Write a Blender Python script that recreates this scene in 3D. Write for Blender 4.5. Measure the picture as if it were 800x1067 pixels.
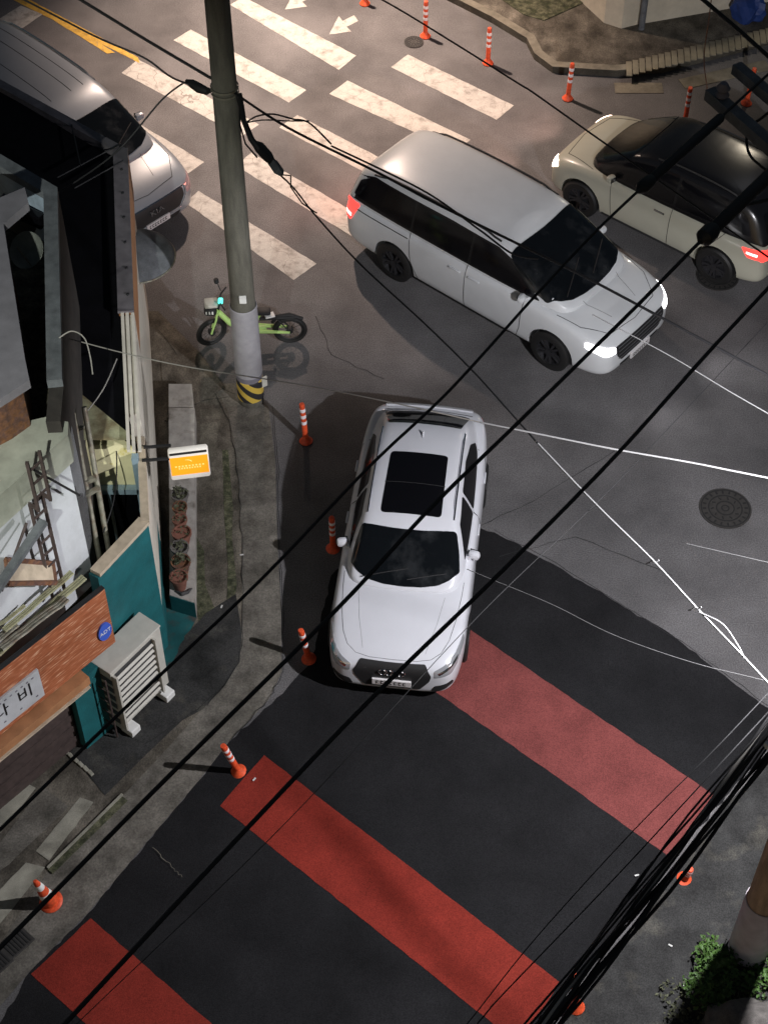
import bpy, bmesh, math, random
from mathutils import Vector, Matrix
from mathutils.bvhtree import BVHTree
random.seed(7)
R = math.radians
for o in list(bpy.data.objects): bpy.data.objects.remove(o)
S = bpy.context.scene
COL = S.collection
# ------------------------------------------------------------------ camera
F, TH, H = 1780.0, R(50), 18.5
cam = bpy.data.cameras.new('camera'); co = bpy.data.objects.new('camera', cam); COL.objects.link(co)
co.location = (0, 0, H); co.rotation_euler = (R(90) - TH, 0, 0)
cam.sensor_fit = 'VERTICAL'; cam.sensor_height = 36; cam.lens = 36 * F / 1067
cam.clip_end = 600; S.camera = co
# ------------------------------------------------------------------ night sky, moon
w = bpy.data.worlds.new('World'); S.world = w; w.use_nodes = True
nt = w.node_tree; bg = nt.nodes['Background']
sky = nt.nodes.new('ShaderNodeTexSky'); sky.sky_type = 'NISHITA'; sky.sun_disc = False
sky.sun_elevation = R(12); sky.sun_rotation = R(200)
nt.links.new(sky.outputs[0], bg.inputs[0]); bg.inputs[1].default_value = 0.014
moon = bpy.data.lights.new('moon', 'SUN'); moon.energy = 0.03; moon.angle = R(12); moon.color = (.95, .95, 1)
mo = bpy.data.objects.new('moon', moon); COL.objects.link(mo); mo.rotation_euler = (R(38), 0, R(150))
S.view_settings.view_transform = 'Standard'; S.view_settings.look = 'None'
S.view_settings.gamma = 1; S.view_settings.exposure = 0.0
LP1, LP2, LP3 = Vector((4.76, 9.73, 7.0)), Vector((-2.2, 29.4, 8.6)), Vector((8.6, 29.6, 6.5))
def spot(name, loc, target, energy, color, size=150, radius=.07, blend=.6):
    l = bpy.data.lights.new(name, 'SPOT'); l.energy = energy; l.color = color
    l.spot_size = R(size); l.spot_blend = blend; l.shadow_soft_size = radius
    o = bpy.data.objects.new(name, l); COL.objects.link(o); o.location = loc
    o.rotation_euler = (Vector(target) - Vector(loc)).to_track_quat('-Z', 'Y').to_euler()
    return o
spot('street_lamp_light', LP1 - Vector((0, 0, .12)), LP1 + Vector((-.55, .95, -7)), 3500, (.97, .955, 1), 142, .07, .25)
spot('far_lamp_light', LP2 - Vector((0, 0, .12)), (-1.2, 26.0, 0), 11000, (1, .76, .62), 77, .12, 1)
LP4 = Vector((-3.6, 4.4, 11.0))
spot('house_fill_light', LP4 - Vector((0, 0, .12)), (-5.5, 14.8, 5.0), 4200, (.96, 1, .93), 42, .08, .6)  # added fill for the house walls and roofs, no known lamp
spot('corner_lamp_light', LP3 - Vector((0, 0, .12)), (6, 27, 0), 420, (1, .86, .66), 100, .1)

# ------------------------------------------------------------------ helpers
def g(u, v, z=0.):
    """world point at height z for image pixel coordinates u, v"""
    a = (u - 400) / F; b = -(v - 533.5) / F
    dy = math.cos(TH) + b * math.sin(TH); dz = -math.sin(TH) + b * math.cos(TH)
    t = (z - H) / dz
    return Vector((a * t, dy * t, z))
def lerp(a, b, t): return a + (b - a) * t

def mat(name, col, rough=.6, metal=0., var=.0, vscale=6., fine=0., fscale=120., bump=0., bscale=150., coat=0., emit=None, estr=0., col2=None, lo=.4, hi=.6, stretch=None, spec=.5, trans=0.):
    m = bpy.data.materials.new(name); m.use_nodes = True; n = m.node_tree.nodes; l = m.node_tree.links
    p = n['Principled BSDF']; p.inputs['Roughness'].default_value = rough; p.inputs['Metallic'].default_value = metal
    p.inputs['Specular IOR Level'].default_value = spec
    p.inputs['Coat Weight'].default_value = coat; p.inputs['Coat Roughness'].default_value = .05
    if trans: p.inputs['Transmission Weight'].default_value = trans
    c4 = (*col, 1); p.inputs['Base Color'].default_value = c4
    tc = n.new('ShaderNodeTexCoord'); src = tc.outputs['Object']
    if stretch:
        mp = n.new('ShaderNodeMapping'); mp.inputs['Scale'].default_value = stretch[:3]
        if len(stretch) > 3: mp.inputs['Rotation'].default_value = (0, 0, stretch[3])
        l.new(src, mp.inputs[0]); src = mp.outputs[0]
    def noise(sc, det=6., rg=.6):
        t = n.new('ShaderNodeTexNoise'); t.inputs['Scale'].default_value = sc; t.inputs['Detail'].default_value = det
        t.inputs['Roughness'].default_value = rg; l.new(src, t.inputs['Vector']); return t
    out = None
    if col2 is not None:
        t = noise(vscale); rp = n.new('ShaderNodeValToRGB'); rp.color_ramp.elements[0].position = lo; rp.color_ramp.elements[1].position = hi
        rp.color_ramp.elements[0].color = c4; rp.color_ramp.elements[1].color = (*col2, 1)
        l.new(t.outputs[0], rp.inputs[0]); out = rp.outputs[0]
    if var or fine:
        mx = n.new('ShaderNodeMix'); mx.data_type = 'RGBA'; mx.blend_type = 'MULTIPLY'; mx.inputs[0].default_value = 1
        if out: l.new(out, mx.inputs[6])
        else: mx.inputs[6].default_value = c4
        t = noise(vscale * 1.37); mr = n.new('ShaderNodeMapRange'); mr.inputs[1].default_value = .3; mr.inputs[2].default_value = .7
        mr.inputs[3].default_value = 1 - var; mr.inputs[4].default_value = 1 + var; l.new(t.outputs[0], mr.inputs[0])
        if fine:
            t2 = noise(fscale, 2., .5); m2 = n.new('ShaderNodeMapRange'); m2.inputs[1].default_value = .3; m2.inputs[2].default_value = .7
            m2.inputs[3].default_value = 1 - fine; m2.inputs[4].default_value = 1 + fine; l.new(t2.outputs[0], m2.inputs[0])
            mm = n.new('ShaderNodeMath'); mm.operation = 'MULTIPLY'; l.new(mr.outputs[0], mm.inputs[0]); l.new(m2.outputs[0], mm.inputs[1]); l.new(mm.outputs[0], mx.inputs[7])
        else: l.new(mr.outputs[0], mx.inputs[7])
        out = mx.outputs[2]
    if out: l.new(out, p.inputs['Base Color'])
    if bump:
        t = noise(bscale, 4.); b = n.new('ShaderNodeBump'); b.inputs['Strength'].default_value = bump; b.inputs['Distance'].default_value = .01
        l.new(t.outputs[0], b.inputs['Height']); l.new(b.outputs[0], p.inputs['Normal'])
    if emit: p.inputs['Emission Color'].default_value = (*emit, 1); p.inputs['Emission Strength'].default_value = estr
    return m

class MB:
    def __init__(s): s.v = []; s.f = []; s.off = None
    def add(s, vs, fs):
        k = len(s.v); s.v += [Vector(v) for v in vs]; s.f += [tuple(k + i for i in f) for f in fs]; return s
    def box(s, c, d, rz=0, bev=0):
        x, y, z = d[0] / 2, d[1] / 2, d[2] / 2; M = Matrix.Rotation(rz, 3, 'Z'); c = Vector(c)
        if bev:
            b = min(bev, x * .9, y * .9, z * .9)
            bm = bmesh.new(); bmesh.ops.create_cube(bm, size=1)
            for v in bm.verts: v.co = Vector((v.co.x * 2 * x, v.co.y * 2 * y, v.co.z * 2 * z))
            bmesh.ops.bevel(bm, geom=bm.edges[:], offset=b, segments=2, affect='EDGES', profile=.5)
            bm.verts.index_update()
            s.add([c + M @ v.co for v in bm.verts], [[v.index for v in f.verts] for f in bm.faces]); bm.free(); return s
        vs = [c + M @ Vector((sx * x, sy * y, sz * z)) for sz in (-1, 1) for sx, sy in ((-1, -1), (1, -1), (1, 1), (-1, 1))]
        return s.add(vs, [(3, 2, 1, 0), (4, 5, 6, 7), (0, 1, 5, 4), (1, 2, 6, 5), (2, 3, 7, 6), (3, 0, 4, 7)])
    def bar(s, a, b, w_, h_, up=(0, 0, 1)):
        a, b = Vector(a), Vector(b); d = (b - a).normalized(); u = Vector(up)
        if abs(d.dot(u)) > .95: u = Vector((1, 0, 0))
        sd = d.cross(u).normalized() * w_ / 2; u2 = sd.cross(d).normalized() * h_ / 2
        vs = [p + i * sd + j * u2 for p in (a, b) for i, j in ((-1, -1), (1, -1), (1, 1), (-1, 1))]
        return s.add(vs, [(3, 2, 1, 0), (4, 5, 6, 7), (0, 1, 5, 4), (1, 2, 6, 5), (2, 3, 7, 6), (3, 0, 4, 7)])
    def tube(s, pts, r, n=8, cap=True):
        pts = [Vector(p) for p in pts]; rs = r if isinstance(r, (list, tuple)) else [r] * len(pts)
        vs = []; ref = None
        for i, p in enumerate(pts):
            d = (pts[min(i + 1, len(pts) - 1)] - pts[max(i - 1, 0)]).normalized()
            if ref is None: ref = Vector((0, 0, 1)) if abs(d.z) < .9 else Vector((1, 0, 0))
            a = d.cross(ref).normalized(); b = a.cross(d).normalized(); ref = b
            for k in range(n):
                t = 2 * math.pi * k / n; vs.append(p + (a * math.cos(t) + b * math.sin(t)) * rs[i])
        fs = [(i * n + k, i * n + (k + 1) % n, (i + 1) * n + (k + 1) % n, (i + 1) * n + k) for i in range(len(pts) - 1) for k in range(n)]
        if cap: fs += [tuple(range(n)), tuple((len(pts) - 1) * n + k for k in reversed(range(n)))]
        return s.add(vs, fs)
    def lathe(s, prof, c=(0, 0, 0), n=20, axis='Z', cap=True):
        c = Vector(c); vs = []
        for r, z in prof:
            for k in range(n):
                t = 2 * math.pi * k / n; x, y = r * math.cos(t), r * math.sin(t)
                vs.append(c + (Vector((x, y, z)) if axis == 'Z' else Vector((x, z, y)) if axis == 'Y' else Vector((z, x, y))))
        m = len(prof)
        fs = [(i * n + k, i * n + (k + 1) % n, (i + 1) * n + (k + 1) % n, (i + 1) * n + k) for i in range(m - 1) for k in range(n)]
        if cap: fs += [tuple(range(n)), tuple((m - 1) * n + k for k in reversed(range(n)))]
        return s.add(vs, fs)
    def prism(s, pts, z0, z1):
        n = len(pts); P = [Vector((p[0], p[1], 0)) for p in pts]
        vs = [Vector((p.x, p.y, z0)) for p in P] + [Vector((p.x, p.y, z1)) for p in P]
        return s.add(vs, [tuple(reversed(range(n))), tuple(range(n, 2 * n))] + [(i, (i + 1) % n, n + (i + 1) % n, n + i) for i in range(n)])
    def sheet(s, pts, z): return s.add([Vector((p[0], p[1], z)) for p in pts], [tuple(range(len(pts)))])
    def wallband(s, path, z0, z1, th, closed=False):
        """a band following a path, th thick to its left"""
        P = [Vector((p[0], p[1])) for p in path]; n = len(P); q = []
        for i in range(n):
            a = P[i - 1] if i or closed else None; b = P[(i + 1) % n] if i < n - 1 or closed else None
            d1 = (P[i] - a).normalized() if a is not None else None; d2 = (b - P[i]).normalized() if b is not None else None
            if d1 is None: d1 = d2
            if d2 is None: d2 = d1
            n1 = Vector((-d1.y, d1.x)); n2 = Vector((-d2.y, d2.x)); m_ = (n1 + n2).normalized()
            q.append(P[i] + m_ * th / max(.3, m_.dot(n1)))
        for i in range(n if closed else n - 1):
            j = (i + 1) % n; s.prism([P[i], P[j], q[j], q[i]], z0, z1)
        return s
    def mesh(s, name):
        me = bpy.data.meshes.new(name); o = s.off or Vector((0, 0, 0))
        me.from_pydata([v - o for v in s.v], [], s.f); me.validate()
        bm = bmesh.new(); bm.from_mesh(me); bmesh.ops.recalc_face_normals(bm, faces=bm.faces[:]); bm.to_mesh(me); bm.free()
        return me
    def build(s, name, m, parent=None, smooth=False, angle=40):
        if parent is not None and parent.get('_w'): s.off = root_loc(parent)
        me = s.mesh(name); o = bpy.data.objects.new(name, me); COL.objects.link(o)
        me.materials.append(m)
        if smooth: shade(me, angle)
        if parent: o.parent = parent
        return o
def shade(me, angle=40):
    for p in me.polygons: p.use_smooth = True
    me.set_sharp_from_angle(angle=R(angle))
def root_loc(o):
    while o.parent: o = o.parent
    return Vector(o.location)
def tag(o, label, cat, group=None):
    o['label'] = label; o['category'] = cat
    if group: o['group'] = group
    return o
def thing(name, label, cat, loc=(0, 0, 0), rz=0, group=None, world=False):
    o = bpy.data.objects.new(name, None); COL.objects.link(o); o.location = loc; o.rotation_euler = (0, 0, rz)
    o.empty_display_size = .3
    if world: o['_w'] = 1
    return tag(o, label, cat, group)
def wchild(mb, name, m, root, parent=None, smooth=False, angle=40):
    """mesh given in world coordinates, stored relative to its thing"""
    mb.off = Vector(root.location); me = mb.mesh(name); o = bpy.data.objects.new(name, me); COL.objects.link(o); me.materials.append(m)
    if smooth: shade(me, angle)
    o.parent = parent or root
    return o
def struct(name, mb, m, smooth=False):
    o = mb.build(name, m, smooth=smooth); o['kind'] = 'structure'; return o
def wthing(mb, name, m, label, cat, group=None, smooth=False):
    o = mb.build(name, m, smooth=smooth); return tag(o, label, cat, group)
def copy_tree(o, parent=None):
    c = o.copy(); COL.objects.link(c); c.parent = parent
    for ch in [x for x in o.children]: copy_tree(ch, c)
    return c
def text_mesh(txt, size, extrude, name, m, parent, M):
    cu = bpy.data.curves.new(name, 'FONT'); cu.body = txt; cu.size = size; cu.extrude = extrude; cu.align_x = 'CENTER'; cu.align_y = 'CENTER'
    t = bpy.data.objects.new(name, cu); COL.objects.link(t); bpy.context.view_layer.update()
    me = bpy.data.meshes.new_from_object(t.evaluated_get(bpy.context.evaluated_depsgraph_get()))
    bpy.data.objects.remove(t); me.transform(M); me.materials.clear(); me.materials.append(m)
    o = bpy.data.objects.new(name, me); COL.objects.link(o); o.parent = parent; return o

# ------------------------------------------------------------------ materials
M = {}
M['asphalt'] = mat('old_asphalt', (.096, .093, .094), .85, spec=.22, var=.28, vscale=.5, fine=.34, fscale=55, bump=.5, bscale=90, col2=(.145, .140, .141), lo=.35, hi=.7)
M['new_asphalt'] = mat('fresh_asphalt', (.014, .014, .015), .88, spec=.12, var=.3, vscale=.7, fine=.4, fscale=70, bump=.6, bscale=110)
M['patch_asphalt'] = mat('patched_asphalt', (.036, .036, .035), .85, spec=.2, col2=(.085, .08, .066), lo=.52, hi=.72, var=.4, vscale=2, fine=.35, fscale=60, bump=.5)
M['red'] = mat('red_road_coating', (.215, .026, .017), .85, spec=.15, var=.16, vscale=1.8, fine=.28, fscale=75, bump=.5, bscale=110)
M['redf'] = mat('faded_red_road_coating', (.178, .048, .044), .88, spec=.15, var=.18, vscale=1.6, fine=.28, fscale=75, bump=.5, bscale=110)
M['conc'] = mat('gutter_concrete', (.095, .088, .074), .9, spec=.2, var=.38, vscale=2.2, fine=.25, fscale=45, bump=.5, col2=(.175, .162, .14), lo=.35, hi=.65)
M['pave'] = mat('pavement_concrete', (.068, .060, .048), .9, spec=.2, var=.45, vscale=1.8, fine=.3, fscale=40, bump=.5, col2=(.15, .135, .11), lo=.38, hi=.62, stretch=(1.3, .9, 1))
M['moss'] = mat('moss', (.03, .035, .015), .95, var=.5, vscale=9, fine=.4, fscale=60, col2=(.10, .10, .06), lo=.4, hi=.6)
M['slab'] = mat('light_slab', (.28, .27, .22), .9, var=.35, vscale=2.5, fine=.2, col2=(.16, .15, .12), lo=.5, hi=.7)
def worn_paint(name, c):
    m = mat(name, c, .75, var=.12, vscale=5, fine=.16, fscale=60, bump=.3, col2=(c[0] * .42, c[1] * .40, c[2] * .38), lo=.5, hi=.74)
    n = m.node_tree.nodes; l = m.node_tree.links; p = n['Principled BSDF']; src = p.inputs['Base Color'].links[0].from_socket
    tc = n.new('ShaderNodeTexCoord'); v = n.new('ShaderNodeTexVoronoi'); v.feature = 'DISTANCE_TO_EDGE'; v.inputs['Scale'].default_value = 1.7
    nz = n.new('ShaderNodeTexNoise'); nz.inputs['Scale'].default_value = 5; mx0 = n.new('ShaderNodeMix'); mx0.data_type = 'VECTOR'; mx0.inputs[0].default_value = .3
    l.new(tc.outputs['Object'], mx0.inputs[4]); l.new(nz.outputs['Color'], mx0.inputs[5]); l.new(mx0.outputs[1], v.inputs['Vector'])
    r = n.new('ShaderNodeMath'); r.operation = 'LESS_THAN'; r.inputs[1].default_value = .0032; l.new(v.outputs['Distance'], r.inputs[0])
    mx = n.new('ShaderNodeMix'); mx.data_type = 'RGBA'; l.new(r.outputs[0], mx.inputs[0]); l.new(src, mx.inputs[6]); mx.inputs[7].default_value = (.2, .18, .16, 1)
    l.new(mx.outputs[2], p.inputs['Base Color']); return m
M['paint'] = worn_paint('worn_white_road_paint', (.41, .395, .365))
M['yellow'] = worn_paint('worn_yellow_road_paint', (.55, .33, .05))
M['iron'] = mat('cast_iron', (.07, .066, .062), .6, .6, var=.2, vscale=10)
M['irondark'] = mat('cast_iron_groove', (.012, .012, .012), .8)
M['pole'] = mat('spun_concrete', (.11, .105, .085), .9, var=.3, vscale=3, fine=.2, bump=.3, stretch=(3, 3, .5))
M['wrap'] = mat('grey_pole_wrap', (.32, .31, .33), .7, var=.15, vscale=4, bump=.4, bscale=60)
M['wrapd'] = mat('dark_pole_wrap', (.17, .16, .19), .7, var=.2, vscale=5)
M['black'] = mat('black_rubber', (.012, .012, .012), .55)
M['cable'] = mat('black_cable', (.008, .008, .009), .6)
M['cablew'] = mat('white_cable', (.20, .20, .20), .7)
M['cablef'] = mat('fine_grey_cable', (.06, .06, .06), .8)
M['cableg'] = mat('pale_grey_cable', (.36, .34, .31), .7)
M['orange'] = mat('orange_plastic', (.70, .085, .025), .55, var=.3, vscale=14)
M['reflect'] = mat('reflective_band', (.85, .8, .82), .35, emit=(1, .9, .9), estr=0.0)
M['white'] = mat('white_plastic', (.75, .75, .72), .5, var=.08, vscale=6)
M['cream'] = mat('cream_metal', (.50, .485, .43), .5, var=.08, vscale=5)
M['fin'] = mat('dark_fins', (.05, .05, .05), .6)
M['rust'] = mat('rusty_steel', (.13, .07, .055), .8, .2, var=.4, vscale=12, col2=(.2, .09, .04))
M['brown'] = mat('brown_painted_steel', (.06, .042, .038), .7, var=.3, vscale=8)
M['galv'] = mat('weathered_galvanised_pipe', (.25, .24, .19), .6, .5, var=.3, vscale=10, col2=(.16, .10, .06), lo=.5, hi=.75)
M['teal'] = mat('teal_wall_paint', (.006, .105, .115), .7, var=.22, vscale=2.5, fine=.15, bump=.4, bscale=40)
M['coping'] = mat('cream_coping', (.46, .38, .28), .8, var=.2, vscale=5)
M['wallw'] = mat('white_render', (.50, .52, .54), .85, var=.12, vscale=1.5, fine=.06, col2=(.40, .42, .42), lo=.45, hi=.75)
M['wallg'] = mat('greenish_render', (.34, .35, .29), .85, var=.25, vscale=2.5)
M['lilac'] = mat('lilac_grey_concrete', (.20, .19, .21), .85, var=.2, vscale=2.2, fine=.1)
M['bluegrey'] = mat('blue_grey_paint', (.36, .44, .52), .8, var=.3, vscale=3, fine=.1)
M['capg'] = mat('grey_concrete_cap', (.13, .14, .15), .85, var=.35, vscale=4, fine=.2)
M['roof'] = mat('black_roof_sheet', (.0035, .0035, .005), .9, spec=.15, var=.4, vscale=3, fine=.3)
M['capm'] = mat('purple_grey_flashing', (.17, .155, .165), .6, .3, var=.25, vscale=4)
M['fascia'] = mat('orange_fascia', (.36, .17, .075), .7, var=.2, vscale=4)
M['whitep'] = mat('cream_white_panel', (.62, .58, .50), .7, var=.12, vscale=4)
M['yellowp'] = mat('aged_yellow_panel', (.75, .70, .42), .7, var=.15, vscale=2.5, col2=(.55, .46, .10), lo=.6, hi=.66)
M['bluef'] = mat('pale_blue_frame', (.24, .33, .38), .6, var=.15, vscale=5)
M['corr'] = mat('old_corrugated_sheet', (.33, .33, .20), .8, var=.35, vscale=4, col2=(.18, .15, .08))
M['dirt'] = mat('dark_clutter_floor', (.05, .045, .035), .95, var=.6, vscale=5, fine=.4, fscale=30, bump=.8, bscale=20, col2=(.11, .10, .07))
M['ledge'] = mat('ledge_concrete', (.36, .34, .31), .9, var=.2, vscale=4, col2=(.16, .14, .12), lo=.5, hi=.7)
M['terra'] = mat('terracotta', (.19, .08, .055), .85, var=.25, vscale=8)
M['soil'] = mat('soil', (.03, .022, .015), .95)
M['leaf'] = mat('leaf_green', (.055, .12, .02), .6, var=.5, vscale=7)
M['leafd'] = mat('dry_leaf_green', (.07, .075, .04), .7, var=.5, vscale=9)
M['stone'] = mat('rough_stone', (.13, .12, .11), .95, var=.4, vscale=5, fine=.3, bump=.9, bscale=12)
M['glass'] = mat('dark_glass', (.005, .006, .007), .06, spec=.6, col2=(.03, .032, .034), vscale=2.2, lo=.5, hi=.75)  # grey blotches in the colour stand in for faint interior reflections
M['glassd'] = mat('dark_glass_tinted', (.004, .004, .005), .12, spec=.35)
M['carw'] = mat('white_car_paint', (.60, .61, .645), .28, coat=.6, var=.02, vscale=3)
M['carv'] = mat('silver_white_car_paint', (.62, .64, .65), .30, coat=.6, var=.03, vscale=3)
M['carc'] = mat('cream_car_paint', (.46, .455, .37), .32, coat=.5, var=.03, vscale=3)
M['cars'] = mat('silver_car_paint', (.24, .26, .285), .33, .1, coat=.6, var=.03, vscale=3)
M['gblack'] = mat('gloss_black', (.008, .008, .009), .25)
M['mblack'] = mat('matt_black_plastic', (.015, .015, .016), .6)
M['chrome'] = mat('chrome', (.75, .75, .77), .15, 1.)
M['alloy'] = mat('alloy_rim', (.35, .35, .37), .35, .8)
M['alloyd'] = mat('dark_alloy_rim', (.05, .05, .055), .45, .6)
M['hl_off'] = mat('clear_headlight', (.45, .46, .48), .12, .5)
M['hl_on'] = mat('lit_headlight', (.9, .9, .9), .2, emit=(1, .98, 1), estr=5)
M['hl_warm'] = mat('lit_warm_headlight', (.9, .9, .9), .2, emit=(1, .72, .55), estr=7)
M['tl_on'] = mat('lit_tail_light', (.6, .02, .02), .2, emit=(1, .05, .04), estr=2.2)
M['tl_core'] = mat('tail_light_core', (.9, .3, .3), .2, emit=(1, .45, .4), estr=4)
M['plate'] = mat('number_plate', (.62, .60, .60), .5)
M['ink'] = mat('black_ink', (.01, .01, .01), .6)
M['lime'] = mat('lime_green_paint', (.42, .62, .20), .45, var=.05)
M['cyanl'] = mat('cyan_lamp', (.1, .8, .6), .3, emit=(.1, 1, .8), estr=1.5)
M['signo'] = mat('lit_orange_sign', (.9, .30, .01), .5, emit=(1, .30, .01), estr=.75)
M['signw'] = mat('lit_white_sign', (.8, .78, .72), .5, emit=(1, .84, .70), estr=.14)
M['signf'] = mat('pale_sign_mark', (.9, .5, .12), .5, emit=(1, .55, .18), estr=.8)
M['badge'] = mat('blue_badge', (.05, .12, .55), .4)
M['tact'] = mat('tactile_paving', (.20, .18, .13), .85, var=.25, vscale=3)
M['beigew'] = mat('beige_wall_paint', (.62, .56, .44), .85, var=.15, vscale=2, fine=.06)
M['kerb'] = mat('kerb_stone', (.17, .155, .12), .9, var=.35, vscale=3, fine=.2)
M['blue'] = mat('blue_plastic_bag', (.02, .05, .2), .5)
M['dish'] = mat('grey_dish', (.16, .17, .15), .6, var=.25, vscale=6)
M['lamp'] = mat('lamp_lens', (1, 1, 1), .3, emit=(1, .97, .95), estr=30)
M['hy'] = mat('hazard_yellow', (.55, .38, .05), .7, var=.2)
M['litter'] = mat('white_litter', (.6, .6, .58), .8)
# wood-brick pattern of the shop sign
def brick_sign():
    m = mat('orange_plank_sign', (.36, .12, .05), .6); n = m.node_tree.nodes; l = m.node_tree.links; p = n['Principled BSDF']
    tc = n.new('ShaderNodeTexCoord'); mp = n.new('ShaderNodeMapping'); mp.inputs['Rotation'].default_value = (0, 0, -math.atan2(1.05, .96))
    l.new(tc.outputs['Object'], mp.inputs[0]); sx = n.new('ShaderNodeSeparateXYZ'); l.new(mp.outputs[0], sx.inputs[0]); cx = n.new('ShaderNodeCombineXYZ')
    l.new(sx.outputs['X'], cx.inputs['X']); l.new(sx.outputs['Z'], cx.inputs['Y'])
    nz = n.new('ShaderNodeTexNoise'); nz.inputs['Scale'].default_value = 1; nz.inputs['Detail'].default_value = 3
    m2 = n.new('ShaderNodeMapping'); m2.inputs['Scale'].default_value = (5, 42, 1); l.new(cx.outputs[0], m2.inputs[0]); l.new(m2.outputs[0], nz.inputs['Vector'])
    rp = n.new('ShaderNodeValToRGB'); e = rp.color_ramp.elements; e[0].position = .4; e[0].color = (.30, .09, .035, 1); e[1].position = .68; e[1].color = (.62, .36, .22, 1)
    rp.color_ramp.elements.new(.56).color = (.40, .13, .055, 1)
    l.new(nz.outputs[0], rp.inputs[0]); l.new(rp.outputs[0], p.inputs['Base Color']); return m
M['plank'] = brick_sign()

# ------------------------------------------------------------------ setting
struct('ground', MB().sheet([(-260, -120), (260, -120), (260, 400), (-260, 400)], 0), M['asphalt'])
def ragged(pts, amp, st=.12):
    out = []
    for i, p in enumerate(pts):
        a, b = Vector(p), Vector(pts[(i + 1) % len(pts)]); n = max(1, int((b - a).length / st)); d = (b - a).normalized(); nn_ = Vector((-d.y, d.x))
        for k in range(n): out.append(lerp(a, b, k / n) + (nn_ * random.uniform(-amp, amp) if k else Vector((0, 0))))
    return out
rd = Vector((.757, -.653)); off_ = [g(0, 1067), g(33, 1011), g(91, 953), g(153, 878), g(208, 813), g(240, 772), g(270, 745), g(300, 716)]
fresh = [(-5.2, 7.0)] + [(p.x, p.y) for p in off_] + [(g(u, v).x, g(u, v).y) for u, v in [(325, 690), (345, 600), (395, 560), (455, 540), (515, 555), (580, 590), (650, 633), (700, 662), (800, 738)]] + [(5.2, 11.9), (4.86, 11.61), (3.48, 10.05), (1.9, 8.15), (.6, 6.5), (-1, 5), (-4, 5)]
struct('alley_road', MB().sheet(ragged(fresh, .02, .1), .004), M['new_asphalt'])
def strip(name, pts, m, z=.008): struct(name, MB().sheet(ragged(pts, .006), z), m)
L_ = 4.66
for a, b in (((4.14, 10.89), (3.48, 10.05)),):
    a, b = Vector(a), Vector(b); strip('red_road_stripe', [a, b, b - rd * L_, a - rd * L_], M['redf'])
for a, b, k in (((-1.51, 11.51), (-2.02, 10.78), L_), ((-3.45, 9.27), (-4.06, 8.57), L_)):
    a, b = Vector(a), Vector(b); strip('red_road_stripe', [a, b, b + rd * k, a + rd * k], M['red'])
cw = [[(240, 5), (254, -3), (371, 58), (353, 73)], [(181, 42), (199, 31), (319, 94), (301, 107)], [(127, 76), (144, 62), (270, 130), (252, 142)],
      [(115, 140), (131, 121), (213, 169), (193, 183)], [(193, 211), (207, 199), (330, 275), (306, 292)], [(407, 70), (425, 57), (535, 110), (517, 125)],
      [(343, 98), (362, 84), (490, 146), (474, 157)], [(291, 133), (310, 120), (410, 172), (396, 188)], [(246, 173), (262, 159), (381, 228), (366, 246)],
      [(-20, 32), (22, 6), (45, 15), (11, 38)], [(300, -22), (316, -32), (420, 10), (404, 24)][:0]]
for q in cw:
    if q: strip('crosswalk_stripe', [g(*p).xy for p in q], M['paint'], .004)
strip('yellow_line', [g(*p).xy for p in [(14, 0), (24, -4), (144, 60), (146, 66)]], M['yellow'], .005)
strip('yellow_line', [g(*p).xy for p in [(38, 10), (46, 8), (120, 55), (112, 56)]], M['yellow'], .006)
for dx, dy, w_ in ((0, 0, 1), (-46, -26, 1)):
    strip('road_arrow', [g(u + dx, v + dy).xy for u, v in [(343, 36), (353, 17), (357, 22), (369, 16), (373, 22), (361, 28), (366, 33)]], M['paint'], .004)
# gutter band, kerbs and pavement on the left
gut_r = [g(u, v).xy for u, v in [(-60, 1120), (33, 1011), (91, 953), (153, 878), (208, 813), (240, 772), (280, 730), (294, 700), (293, 640), (289, 560), (287, 480), (280, 425), (250, 400)]]
gut_l = [g(u, v).xy for u, v in [(-90, 1085), (0, 985), (52, 905), (130, 828), (175, 780), (215, 735), (248, 690), (253, 640), (252, 560), (248, 480), (238, 430), (222, 400)]]
struct('gutter', MB().sheet(gut_r + gut_l[::-1], .012), M['conc'])
pav = [g(u, v).xy for u, v in [(222, 400), (205, 330), (188, 300), (150, 330)]]
struct('pavement', MB().prism([(-14, 24), (-14, 4), (-6, 4)] + gut_l + [g(205, 365).xy, g(165, 325).xy, g(140, 325).xy], -.05, .02), M['pave'])
struct('asphalt_patch', MB().sheet([g(u, v).xy for u, v in [(175, 690), (195, 662), (215, 640), (246, 620), (252, 660), (250, 690), (235, 715), (212, 740), (190, 752), (150, 790), (110, 830), (60, 770), (120, 740), (150, 720)]], .026), M['patch_asphalt'])
struct('moss_strip', MB().sheet([g(u, v).xy for u, v in [(232, 470), (238, 470), (243, 530), (242, 560), (247, 610), (243, 640), (236, 640), (238, 590), (234, 540)]], .025), M['moss'])
struct('moss_strip', MB().sheet([g(u, v).xy for u, v in [(205, 560), (213, 575), (214, 610), (226, 640), (215, 655), (207, 650), (204, 620)]], .025), M['moss'])
struct('teal_paint_spill', MB().sheet(ragged([g(u, v).xy for u, v in [(174, 628), (205, 636), (203, 650), (192, 668), (181, 690), (168, 704), (155, 712), (160, 680)]], .02, .06), .029), mat('teal_ground_paint', (.006, .085, .09), .8, col2=(.05, .05, .045), vscale=5, lo=.5, hi=.66, var=.2))
struct('paving_slab', MB().prism([g(u, v).xy for u, v in [(168, 375), (205, 365), (235, 405), (172, 440)]], .015, .035), M['pave'])
struct('concrete_step', MB().prism([g(u, v, .3).xy for u, v in [(176, 400), (200, 400), (202, 424), (176, 424)]], 0, .3), M['ledge'])
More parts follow.
